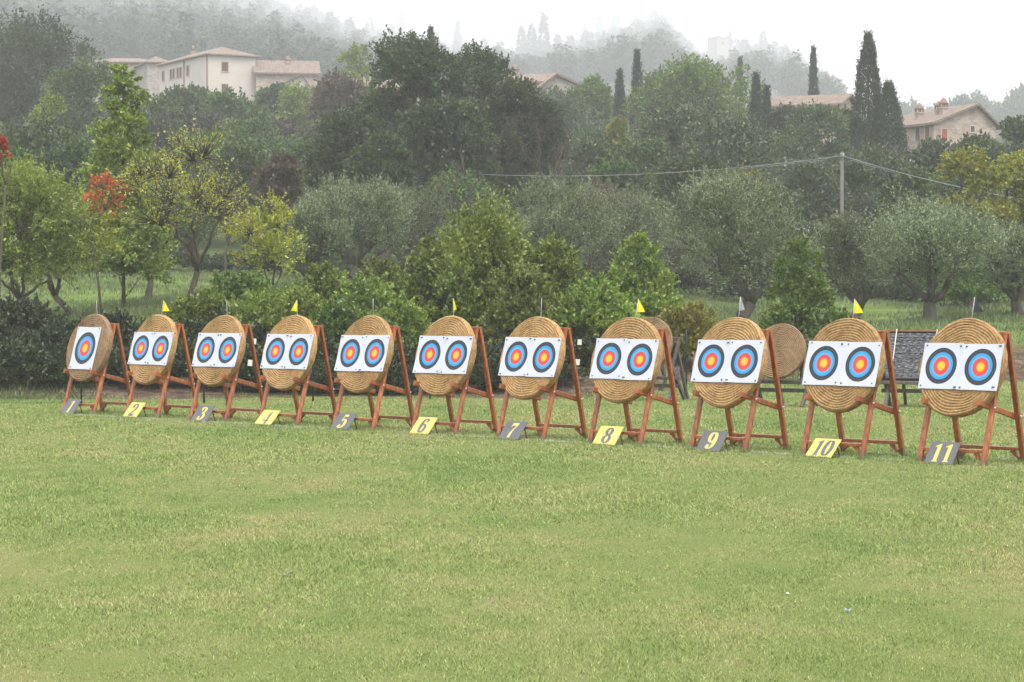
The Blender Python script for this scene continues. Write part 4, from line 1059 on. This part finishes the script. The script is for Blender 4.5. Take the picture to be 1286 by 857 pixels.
# right gold tree and other named background trees
RD = dict(kind='round', cb=0.2, tr=0.2, lobes=16, lr=0.22, ns=1000, per=20, leaf=0.20, aspect=0.6, up=0.3, spread=0.24, sl=0.5, inner=0.5)
named = [
 (1222, 188, 98, 110, 'leaf_gold', 'gold-brown tree at the right edge beyond the olives', 1), (1280, 196, 100, 95, 'leaf_gold', 'second gold-brown tree cut by the right edge', 1),
 (35, 20, 210, 165, 'leaf_wood', 'big blue-green tree in the mist at upper left', 3), (-20, 40, 215, 130, 'leaf_wood', 'big misty tree cut by the left edge', 3), (110, 78, 180, 130, 'leaf_wood', 'brownish green tree left of the white house', 1), (60, 118, 150, 60, 'leaf_shrub', 'thin pale tree below the big misty tree', 1),
 (880, 80, 215, 130, 'leaf_green', 'rounded light green tree between the cypresses', 1), (830, 92, 222, 90, 'leaf_green', 'light green tree right of the cypress pair', 1), (925, 85, 210, 80, 'leaf_green', 'light green tree behind the thin cypress', 1), (740, 98, 240, 60, 'leaf_green', 'pale green round tree beside the old roofs', 1),
 (860, 138, 158, 150, 'leaf_dull', 'broad dull green tree under the light green one', 1), (910, 150, 150, 130, 'leaf_dull', 'broad olive-toned tree left of the pole', 1), (800, 175, 150, 100, 'leaf_wood', 'dark tree above the cable at centre right', 1),
 (1020, 132, 180, 115, 'leaf_wood', 'dark broad tree in front of the tiled house', 1), (1010, 205, 135, 110, 'leaf_dull', 'grey-green tree left of the utility pole', 1),
 (1175, 178, 150, 90, 'leaf_dull', 'pale olive-green tree right of the cypresses', 1), (1230, 172, 155, 100, 'leaf_wood', 'grey-green tree below the right stone house', 1), (1280, 150, 165, 80, 'leaf_wood', 'dark tree right of the stone house', 1),
 (445, 55, 255, 55, 'leaf_shrub', 'pale feathery tree in mist left of the oaks', 1), (430, 92, 200, 80, 'leaf_rust', 'purple-brown tree left of the oaks', 1), (330, 150, 210, 95, 'leaf_rust', 'reddish brown tree below the white house', 1), (376, 108, 235, 70, 'leaf_shrub', 'light green tree right below the white house', 1),
 (345, 107, 240, 55, 'leaf_wood', 'small green tree at the corner of the white house', 1), (240, 112, 215, 100, 'leaf_wood', 'round green tree under the white house wall', 1), (195, 125, 190, 90, 'leaf_wood', 'green tree left under the white house', 1),
 (295, 117, 205, 100, 'leaf_wood', 'leafy tree under the right wall of the white house', 1), (775, 148, 170, 40, 'leaf_gold', 'small yellow tree left of the broad dull tree', 1), (940, 214, 116, 70, 'leaf_gold', 'yellowish tree top showing above the large olive', 1), (1140, 215, 125, 80, 'leaf_wood', 'dark tree behind the spreading olive', 1),
 (1060, 205, 140, 90, 'leaf_wood', 'dark tree behind the utility pole', 1),
 (700, 114, 228, 100, 'leaf_dull', 'pale dull tree hiding the walls of the old gabled house', 1), (640, 112, 232, 80, 'leaf_wood', 'green tree below the grey stone house', 1), (985, 137, 188, 75, 'leaf_dull', 'dull green tree under the left eave of the tiled house', 1), (1062, 138, 186, 60, 'leaf_wood', 'dark tree between the tiled house and the tallest cypress', 1), (465, 108, 240, 60, 'leaf_wood', 'green tree below the pinkish roof', 1),
 (740, 180, 150, 90, 'leaf_dull', 'grey-green tree right of the leafless tree', 1), (700, 165, 160, 70, 'leaf_wood', 'dark green tree behind the leafless tree', 1), (770, 205, 128, 80, 'leaf_wood', 'dark tree just under the cable', 1), (870, 200, 125, 110, 'leaf_wood', 'dark tree behind the large olive', 1),
 (390, 175, 140, 80, 'leaf_wood', 'grey-green tree between yellow tree and oaks', 1), (350, 195, 118, 70, 'leaf_rust', 'brown-leaved tree above the small yellow tree', 1), (300, 185, 130, 90, 'leaf_wood', 'green tree behind the open yellow tree', 1), (230, 190, 125, 80, 'leaf_dull', 'grey-green tree behind the thin-leaved yellow tree', 1),
 (90, 180, 120, 90, 'leaf_wood', 'green tree behind the dense left tree', 1), (20, 190, 118, 90, 'leaf_wood', 'green tree at left behind the red leaves', 1),
]
for i, (px, yt, D, wp, lm, lab, big) in enumerate(named):
    s = dict(RD); s['leaf'] = 0.10 + 0.0006 * D; s['ns'] = 1500
    if 'thin' in lab or 'feathery' in lab: s['ns'] = 420
    if D < 110: s.update(ns=1800, leaf=0.14, cb=0.1)
    if big == 3: s['ns'] = 1700; s['lobes'] = 22
    unique_tree('leafy_tree', px, yt, D, wp, s, lm, lab, 'tree', None, 300 + i)

# woodland on the slope: shared meshes, every tree its own object
pool = [tree_meshes(dict(RD, h=8.0, w=7.5, ns=1100, per=18, leaf=0.22, cb=0.12, lobes=12 + k), 500 + k) for k in range(5)]
for pm_ in pool:
    for q in pm_: q.materials.append(M['bark'] if q is pm_[0] else M['leaf_wood'])
rw = random.Random(77)
def land(px):
    if px < 110: return 'at left below the big misty trees'
    if px < 260: return 'below the left end of the white house'
    if px < 400: return 'below the right wing of the white house'
    if px < 560: return 'behind the left oaks'
    if px < 700: return 'behind the right oaks'
    if px < 830: return 'around the cypress pair'
    if px < 980: return 'around the light green trees'
    if px < 1130: return 'around the tiled house and tall cypress'
    return 'around the right stone house'
first = {}
avoid = [(X(px, D), D) for (px, _, D, *_r) in named]
houses_clear = [(178, 400, 285, 380), (430, 500, 225, 285), (625, 745, 235, 290), (965, 1085, 195, 250), (1125, 1265, 185, 260)]
for D in [122, 134, 147, 160, 174, 190, 207, 226, 247, 270, 295, 322, 350]:
    step = 7.5 + (D - 122) * 0.012
    x = -0.2145 * D - 4 + rw.uniform(0, step)
    while x < 0.2145 * D + 4:
        xx = x + rw.uniform(-1.5, 1.5); yy = D + rw.uniform(-4, 4); px = 643 + xx / yy * F
        bad = any(a < px < b_ and c_ < yy < d_ for a, b_, c_, d_ in houses_clear)
        if not bad and not (px > 1060 and yy > 300):
            lm = rw.choice(['leaf_wood'] * 6 + ['leaf_dull'] * 3 + ['leaf_green', 'leaf_green', 'leaf_rust', 'leaf_shrub', 'leaf_oak', 'leaf_oak'])
            pm_ = rw.choice(pool); sc = rw.uniform(0.55, 0.95) * (1.0 if D > 130 else 0.75)
            # keep the named houses and tops in view
            ytop = 383 - (tz(xx, yy) + 8 * sc - CAM_H) / yy * F
            zone_lim = np.interp(px, [0, 110, 175, 330, 400, 440, 620, 750, 960, 1085, 1130, 1260, 1300], [95, 100, 128, 128, 118, 118, 110, 128, 118, 150, 185, 185, 160])
            if yy < 360 and ytop < zone_lim:
                sc *= 0.6; ytop = 383 - (tz(xx, yy) + 8 * sc - CAM_H) / yy * F
                if ytop < zone_lim - 6: x += step; continue
            cn = {'leaf_wood': 'green', 'leaf_dull': 'grey-green', 'leaf_green': 'light green', 'leaf_rust': 'brownish', 'leaf_shrub': 'yellow-green', 'leaf_oak': 'dark'}[lm]
            wh = land(px)
            o = place_tree('woodland_tree', pm_, M[lm], M['bark'], xx, yy, (sc * rw.uniform(.9, 1.15), sc * rw.uniform(.9, 1.15), sc), rw.uniform(0, 6.28), f'{cn} tree in the wood {wh}', 'tree', f'{cn} woodland trees {wh}')
        x += step

# misty conifers and woods on the far hill
con = [tree_meshes(dict(kind='conifer', h=20.0, w=7.0 + k, cb=0.1, tr=0.3, ns=420, per=10, leaf=1.0, sl=1.6, sp=0.35), 600 + k) for k in range(3)]
farr = [tree_meshes(dict(RD, h=13.0, w=12, ns=420, per=12, leaf=0.8, cb=0.1, lobes=12, twigs=0), 620 + k) for k in range(2)]
for q in con: q[0].materials.append(M['bark']); q[1].materials.append(M['leaf_cypress'])
for q in farr: q[0].materials.append(M['bark']); q[1].materials.append(M['leaf_wood'])
ridge_con = []
for (px, yt, D) in [(465, 18, 640), (492, 30, 640), (505, 12, 700), (548, 38, 620), (575, 25, 640), (607, 46, 560), (628, 50, 560), (655, 32, 560), (668, 28, 555), (683, 15, 550), (700, 45, 560), (716, 42, 560), (735, 38, 580), (753, 10, 700), (773, 8, 700), (800, 18, 680), (822, 5, 680), (842, 28, 680), (893, 52, 600), (915, 40, 600), (925, 46, 600), (908, 70, 560), (935, 60, 560), (958, 38, 600), (972, 52, 600), (985, 62, 600), (1002, 68, 590), (440, 55, 560), (415, 60, 560), (395, 40, 640)]:
    D = min(2950, 1900 + (D - 560) * 6.5); x = X(px, D); z0 = tz(x, D); H = min(56.0, max(32.0, Z(yt, D) - z0)); sc = H / 20.0
    place_tree('misty_conifer', rw.choice(con), M['leaf_cypress'], M['bark'], x, D, (min(sc, 1.5), min(sc, 1.5), sc), rw.uniform(0, 6.28), 'grey conifer spire fading into the mist on the ridge', 'tree', 'misty conifers on the ridge')
for (px, yt, D) in [(1100, 125, 400), (1140, 128, 400), (1210, 122, 400), (1245, 128, 400), (1275, 120, 400), (1060, 120, 400), (1160, 138, 400), (1030, 90, 420), (1045, 100, 420), (1195, 110, 400), (1228, 118, 395), (1290, 108, 390), (1262, 140, 400), (1175, 132, 405), (1120, 150, 410), (1010, 88, 440), (990, 75, 470), (870, 80, 520)]:
    D = (820 if px > 1060 else 1150) + (px * 7 % 90); x = X(px, D); z0 = tz(x, D); H = min(26, max(6.0, Z(yt, D) - z0)); sc = H / 13.0
    place_tree('misty_tree', rw.choice(farr), M['leaf_wood'], M['bark'], x, D, (min(sc, 1.3), min(sc, 1.3), sc), rw.uniform(0, 6.28), 'pale round tree in the mist on the right skyline' if px > 1100 else 'pale round tree in the mist behind the tiled house', 'tree', 'misty trees on the right skyline' if px > 1100 else 'misty trees behind the tiled house')
def far_woods():
    Q = []; rs = np.random.default_rng(9)
    base = []
    for q in farr + con:
        co = np.empty(len(q[1].vertices) * 3, dtype=np.float32); q[1].vertices.foreach_get('co', co); base.append(co.reshape(-1, 3))
    base = []
    lo = [tree_meshes(dict(RD, h=13.0, w=12, ns=150, per=6, leaf=1.3, cb=0.1, lobes=10), 640 + k) for k in range(2)] + [tree_meshes(dict(kind='conifer', h=20.0, w=7.0, cb=0.1, tr=0.3, ns=150, per=6, leaf=1.5, sl=1.8, sp=0.4), 650 + k) for k in range(3)]
    lo += [tree_meshes(dict(RD, h=13.0, w=12, ns=250, per=9, leaf=0.75, cb=0.1, lobes=11), 660 + k) for k in range(3)]
    for q in lo:
        co = np.empty(len(q[1].vertices) * 3, dtype=np.float32); q[1].vertices.foreach_get('co', co); base.append(co.reshape(-1, 3)); bpy.data.meshes.remove(q[0])
    n = 3400
    for _ in range(n):
        yy = (560 if _ < 260 else 850) + (3020 - 850) * rs.uniform() ** 1.15 * (0.15 if _ < 260 else 1); xx = rs.uniform(-0.235, -0.06 if _ < 260 else 0.235) * yy; px = 643 + xx / yy * F
        if px > 1052: continue
        k = rs.integers(0, 2) if rs.uniform() < 0.7 else rs.integers(2, 5); s_ = rs.uniform(.55, 1.05) * (0.85 if k > 1 else 1.0)
        k = rs.integers(5, 8) if (yy < 1350 and k < 2) else k
        a = rs.uniform(0, 6.28); c_, n_ = math.cos(a), math.sin(a); P = base[k]; s_ *= 1 + (yy - 385) * 0.0004
        Q.append(np.stack([(P[:, 0] * c_ - P[:, 1] * n_) * s_ + xx, (P[:, 0] * n_ + P[:, 1] * c_) * s_ + yy, P[:, 2] * s_ + tz(xx, yy)], 1))
    o = link('woods', np_mesh('woods', np.concatenate(Q), 4), leaf_mat('leaf_far', [(0.035, 0.05, 0.03), (0.055, 0.08, 0.04), (0.08, 0.11, 0.05)], 0.1, 0.2, 0.0)); tag(o, 'wooded hillside fading into the mist', kind='stuff')
far_woods()

# ------------------------------------------------------------------ houses
def stone_mat(name, a, b_, c_, sc=2.2):
    m, t, b = new_mat(name); v = objcoord(t, (1, 1, 2.0)); vo = t.nodes.new('ShaderNodeTexVoronoi'); vo.inputs['Scale'].default_value = sc; t.links.new(v, vo.inputs['Vector'])
    n = noise(t, 0.6, 5, 0.6, objcoord(t)); r = ramp(t, [(0.0, a), (0.5, b_), (1.0, c_)], vo.outputs['Color']); cc = mix(t, math_(t, 'MULTIPLY', n.outputs['Fac'], 0.5), r.outputs[0], (0.40, 0.35, 0.30))
    t.links.new(cc, b.inputs['Base Color']); b.inputs['Roughness'].default_value = 0.95; bump(t, b, vo.outputs['Distance'], 0.5, 0.05); return m
M['stone'] = stone_mat('stone', (0.20, 0.145, 0.11), (0.34, 0.26, 0.21), (0.44, 0.37, 0.31))
M['stone_grey'] = stone_mat('stone_grey', (0.18, 0.16, 0.14), (0.28, 0.25, 0.22), (0.38, 0.35, 0.31))
M['render_cream'] = simple('render_cream', (0.46, 0.42, 0.365), (0.52, 0.475, 0.415), 0.5, 0.95)
M['roof_tile'] = None
m, t, b = new_mat('roof_tile')
v = objcoord(t); wv = t.nodes.new('ShaderNodeTexWave'); wv.wave_type = 'BANDS'; wv.bands_direction = 'X'; wv.inputs['Scale'].default_value = 1.6; wv.inputs['Distortion'].default_value = 0.6; t.links.new(v, wv.inputs['Vector'])
n = noise(t, 2.5, 5, 0.7, v); r = ramp(t, [(0.3, (0.11, 0.085, 0.07)), (0.5, (0.20, 0.155, 0.12)), (0.7, (0.30, 0.24, 0.19))], n.outputs['Fac'])
cc = mix(t, math_(t, 'MULTIPLY', wv.outputs['Fac'], 0.35), r.outputs[0], (0.20, 0.13, 0.10)); t.links.new(cc, b.inputs['Base Color']); b.inputs['Roughness'].default_value = 0.95; bump(t, b, wv.outputs['Fac'], 0.8, 0.08)
M['roof_tile'] = m
M['shutter'] = simple('shutter', (0.10, 0.055, 0.045), (0.16, 0.09, 0.07), 3, 0.7)
M['shutter_red'] = simple('shutter_red', (0.30, 0.07, 0.055), (0.36, 0.10, 0.075), 3, 0.7)
M['glass_dark'] = simple('glass_dark', (0.03, 0.035, 0.045), (0.06, 0.065, 0.075), 3, 0.2)
M['trim'] = simple('trim', (0.40, 0.34, 0.27), (0.50, 0.43, 0.35), 2, 0.9)
M['chim_cap'] = simple('chim_cap', (0.16, 0.10, 0.08), (0.26, 0.17, 0.13), 3, 0.9)

def house(px, D, zeave, rz, L, Wd, rise, wallm, label, roof='gable', wins=(), chims=(), apex=0.5, depth_down=9.0, pipes=(), name='house', over=0.45):
    """local origin: the near corner at eave height. Face A runs along +x (length L), face B runs along +y (Wd deep, away). ridge along y for 'gable_front' (gable on face A)"""
    root = empty(name, (X(px, D), D, zeave), rz); h0 = -depth_down
    mb = MB()
    B = [(0, 0), (L, 0), (L, Wd), (0, Wd)]
    if roof == 'gable_front':
        ax = L * apex
        V = [(0, 0, h0), (L, 0, h0), (L, Wd, h0), (0, Wd, h0), (0, 0, 0), (L, 0, 0), (L, Wd, 0), (0, Wd, 0), (ax, 0, rise), (ax, Wd, rise)]
        mb.add(V, [(0, 1, 5, 8, 4), (1, 2, 6, 5), (2, 3, 7, 9, 6), (3, 0, 4, 7)])
    elif roof == 'gable_side':
        ay = Wd * apex
        V = [(0, 0, h0), (L, 0, h0), (L, Wd, h0), (0, Wd, h0), (0, 0, 0), (L, 0, 0), (L, Wd, 0), (0, Wd, 0), (0, ay, rise), (L, ay, rise)]
        mb.add(V, [(0, 1, 5, 4), (1, 2, 6, 9, 5), (2, 3, 7, 6), (3, 0, 4, 8, 7)])
    else:
        V = [(x, y, z) for z in (h0, 0) for x, y in B]
        mb.add(V, [(0, 1, 5, 4), (1, 2, 6, 5), (2, 3, 7, 6), (3, 0, 4, 7)])
    mb.build('wall', wallm, root)
    mb = MB(); o_ = over; th = 0.22
    def slab(P):
        P = [Vector(p) for p in P]; V = [p + Vector((0, 0, 0.05)) for p in P] + [p + Vector((0, 0, 0.05 + th)) for p in P]; n_ = len(P)
        mb.add(V, [tuple(range(n_ - 1, -1, -1)), tuple(range(n_, 2 * n_))] + [(i, (i + 1) % n_, n_ + (i + 1) % n_, n_ + i) for i in range(n_)])
    if roof == 'gable_front':
        ax = L * apex; s1 = rise / ax; s2 = rise / (L - ax)
        slab([(-o_, -o_, -o_ * s1), (ax, -o_, rise), (ax, Wd + o_, rise), (-o_, Wd + o_, -o_ * s1)])
        slab([(ax + 0.003, -o_, rise), (L + o_, -o_, -o_ * s2), (L + o_, Wd + o_, -o_ * s2), (ax + 0.003, Wd + o_, rise)])
    elif roof == 'gable_side':
        ay = Wd * apex; s1 = rise / ay; s2 = rise / (Wd - ay)
        slab([(-o_, -o_, -o_ * s1), (L + o_, -o_, -o_ * s1), (L + o_, ay, rise), (-o_, ay, rise)])
        slab([(-o_, ay + 0.003, rise), (L + o_, ay + 0.003, rise), (L + o_, Wd + o_, -o_ * s2), (-o_, Wd + o_, -o_ * s2)])
    else:
        m_ = min(L, Wd) / 2; xa, ya, xb, yb = (m_, m_, L - m_, Wd - m_)
        if L < Wd: xa = xb = L / 2
        else: ya = yb = Wd / 2
        Q = [(-o_, -o_, 0), (L + o_, -o_, 0), (L + o_, Wd + o_, 0), (-o_, Wd + o_, 0)]; P1, P2 = (xa, ya, rise), (xb, yb, rise)
        if L < Wd: fs = [(Q[0], Q[1], P1), (Q[1], Q[2], P2, P1), (Q[2], Q[3], P2), (Q[3], Q[0], P1, P2)]
        else: fs = [(Q[0], Q[1], P2, P1), (Q[1], Q[2], P2), (Q[2], Q[3], P1, P2), (Q[3], Q[0], P1)]
        for f in fs:
            V = [Vector(p) + Vector((0, 0, 0.2)) for p in f]; mb.add(V, [tuple(range(len(V)))])
        V = [Vector(q) + Vector((0, 0, dz)) for dz in (0.03, 0.2) for q in Q]; mb.add(V, [(3, 2, 1, 0)] + [(i, (i + 1) % 4, 4 + (i + 1) % 4, 4 + i) for i in range(4)])
    rf = mb.build('roof', M['roof_tile'], root)
    for (face, u, z, ww, hh, kind) in wins:
        wn = empty('window', (0, 0, 0)); wn.parent = root
        if face == 'A': wn.location = (u, 0, z)
        elif face == 'B': wn.location = (0, u, z); wn.rotation_euler = (0, 0, R(-90))
        else: wn.location = (L, u, z); wn.rotation_euler = (0, 0, R(90))
        mb = MB(); q = 0.09
        for (cx_, cz_, dx_, dz_) in ((0, hh / 2 + q / 2, ww + 2 * q, q), (0, -hh / 2 - q / 2, ww + 3 * q, q), (-ww / 2 - q / 2, 0, q, hh), (ww / 2 + q / 2, 0, q, hh)): mb.box((cx_, -0.03, cz_), (dx_, 0.12, dz_))
        mb.build('frame', M['trim'], wn)
        mb = MB()
        if kind == 'glass': mb.box((0, 0.0, 0), (ww, 0.04, hh)); mb.build('pane', M['glass_dark'], wn)
        else:
            for s in (-1, 1): mb.box((s * ww / 4, -0.02, 0), (ww / 2 - 0.03, 0.06, hh - 0.02))
            for k in range(int(hh / 0.12)): mb.box((0, -0.055, -hh / 2 + 0.06 + k * 0.12), (ww - 0.12, 0.02, 0.05))
            mb.build('shutter', M[kind], wn)
    for (cx_, cy_, cz_, w_, hh) in chims:
        mb = MB(); mb.box((0, 0, hh / 2), (w_, w_, hh)); mb.box((0, 0, hh + 0.06), (w_ * 1.25, w_ * 1.25, 0.12)); ch = mb.build('chimney', M['stone'], rf); ch.location = (cx_, cy_, cz_)
        mb = MB()
        for s in ((-1, -1), (1, -1), (1, 1), (-1, 1)): mb.box((s[0] * w_ * .4, s[1] * w_ * .4, hh + 0.27), (w_ * .2, w_ * .2, 0.3))
        mb.tube([(0, 0, hh + 0.42), (0, 0, hh + 0.5), (0, 0, hh + 0.5 + w_ * 0.5), (0, 0, hh + 0.5 + w_ * 0.9)], [w_ * .72, w_ * .70, w_ * .42, 0.05], 8); cp = mb.build('chimney_cap', M['chim_cap'], ch)
    for (px_, py_) in pipes:
        mb = MB(); mb.tube([(px_, py_, h0), (px_, py_, 0)], 0.09, 6); mb.build('downpipe', M['chim_cap'], root)
    tag(root, label, 'house'); return root

# white farmhouse: near corner px 262
D = 320; zc = Z(70, D)
wins = [('A', 2.4, -1.45, 0.95, 1.25, 'shutter'), ('A', 2.4, -4.4, 0.95, 1.25, 'shutter')]
for u, ww in ((7.0, 0.9), (9.6, 0.85), (10.6, 0.85), (12.1, 0.85), (13.1, 0.85), (16.0, 0.9)): wins.append(('B', u, -1.5, ww, 1.35, 'shutter'))
for u, ww, z, hh in ((4.0, 0.55, -4.4, 1.1), (7.0, 0.9, -4.6, 1.3), (10.2, 0.95, -4.9, 1.9), (13.0, 0.9, -4.7, 1.6)): wins.append(('B', u, z, ww, hh, 'shutter'))
house(262, D, zc, R(30), 6.9, 17.5, 1.4, M['render_cream'], 'large cream farmhouse with hipped tile roof on the hill', 'hip', wins, [(3.0, 12.5, 0.9, 0.5, 0.8)], pipes=[(-0.1, 0.2), (-0.1, 8.3)])
house(186, 345, Z(80, 345), R(20), 3, 11.0, 1.0, M['stone_grey'], 'long low tiled roof behind the left of the cream farmhouse', 'hip', [], [], depth_down=6)
house(119, 352, Z(80, 352), R(4), 9, 5.0, 0.8, M['stone_grey'], 'farthest low tiled roof at the left of the cream farmhouse', 'hip', [], [], depth_down=6)
house(322, 322, Z(92, 322), R(8), 8.2, 6, 1.7, M['stone'], 'pink stone wing right of the cream farmhouse', 'gable_side', [('A', 5.2, -1.3, 0.8, 1.0, 'shutter')], [(4.4, 2.0, 0.9, 0.6, 0.6)], depth_down=7)
house(346, 305, Z(112, 305), R(6), 4.5, 5, 1.7, M['render_cream'], 'small pale lean-to house in front of the stone wing', 'gable_front', [], [], apex=0.75, depth_down=5)
house(440, 262, Z(112, 262), R(6), 5.0, 6, 1.6, M['stone'], 'pinkish tiled roof peeping out left of the oaks', 'gable_side', [], [], depth_down=7)
house(622, 262, Z(106, 262), R(-14), 5.6, 6, 1.0, M['stone_grey'], 'grey stone house with brick chimney right of the oaks', 'gable_side', [], [(1.6, 2.6, 0.6, 0.65, 0.7)], depth_down=8)
house(676, 258, Z(113, 258), R(12), 5.6, 6, 1.5, M['stone_grey'], 'old stone house with brown gable roof left of the pale green tree', 'gable_front', [('A', 3.9, -1.5, 0.8, 1.0, 'glass')], [], apex=0.35, depth_down=8)
house(1053, 208, Z(132, 208), R(62), 4.2, 6.6, 0.85, M['stone'], 'stone house with flat tiled roof left of the tallest cypress', 'gable_front', [('A', 2.6, -1.2, 0.7, 0.8, 'glass')], [], apex=0.5, depth_down=8)
# its long tiled side runs to the left
# right stone house
wins = [('A', 1.15, -1.0, 0.62, 1.15, 'shutter_red'), ('A', 4.3, -0.35, 0.45, 0.55, 'glass'), ('B', 0.9, -0.75, 0.7, 1.1, 'shutter'), ('B', 2.4, -0.75, 0.7, 1.1, 'glass')]
house(1172, 218, Z(156, 218), R(26), 7.0, 9.0, 1.75, M['stone'], 'stone house with brown tiled gable roof and three domed chimneys', 'gable_front', wins, [(2.4, 1.8, 0.85, 0.62, 0.75), (2.4, 1.8 + 0.9, 0.85, 0.4, 0.6), (1.7, 4.6, 0.6, 0.6, 0.7), (1.2, 7.4, 0.4, 0.65, 0.75)], apex=0.68, depth_down=8)
# faint tower house on the ridge
house(900, 1750, Z(48, 1750), R(35), 11, 11, 2.5, M['stone_grey'], 'pale tower house almost lost in the mist on the ridge', 'hip', [('A', 5.5, -4.0, 1.6, 2.4, 'glass')], [], depth_down=40)

# ------------------------------------------------------------------ utility pole and cable
def power():
    D = 112; x = X(1057, D); z0 = tz(x, D); zt = Z(191, D)
    root = empty('utility_pole', (x, D, z0))
    mb = MB(); mb.tube([(0, 0, -0.5), (0, 0, zt - z0)], [0.105, 0.075], 10); mb.build('pole', M['concrete'], root)
    mb = MB(); mb.tube([(-0.06, -0.08, zt - z0 - 0.25), (0.06, -0.16, zt - z0 - 0.18)], 0.05, 8); mb.tube([(-0.1, -0.05, zt - z0 - 0.12), (0.12, -0.05, zt - z0 - 0.12)], 0.035, 8); mb.build('insulator', M['wire'], root)
    tag(root, 'grey utility pole standing among the olive trees', 'utility pole')
    def cable(p0, p1, sag, label):
        mb = MB(); n = 24; pts = [Vector(p0).lerp(Vector(p1), i / n) - Vector((0, 0, sag * 4 * (i / n) * (1 - i / n))) for i in range(n + 1)]
        mb.tube(pts, 0.016, 5); pts2 = [p - Vector((0, 0, 0.05 + 0.05 * math.sin(i * 1.9) ** 2)) for i, p in enumerate(pts)]; mb.tube(pts2[1:8], 0.010, 4)
        o = mb.build('cable', M['wire']); tag(o, label, 'cable', 'cables on the utility pole')
    top = (x, D - 0.16, zt - 0.2)
    cable(top, (X(596, 125), 125, Z(219, 125)), 0.42, 'long sagging cable running left from the utility pole')
    cable(top, (X(1292, 104), 104, Z(252, 104)), 0.16, 'short cable running right from the utility pole')
power()
add_haze()
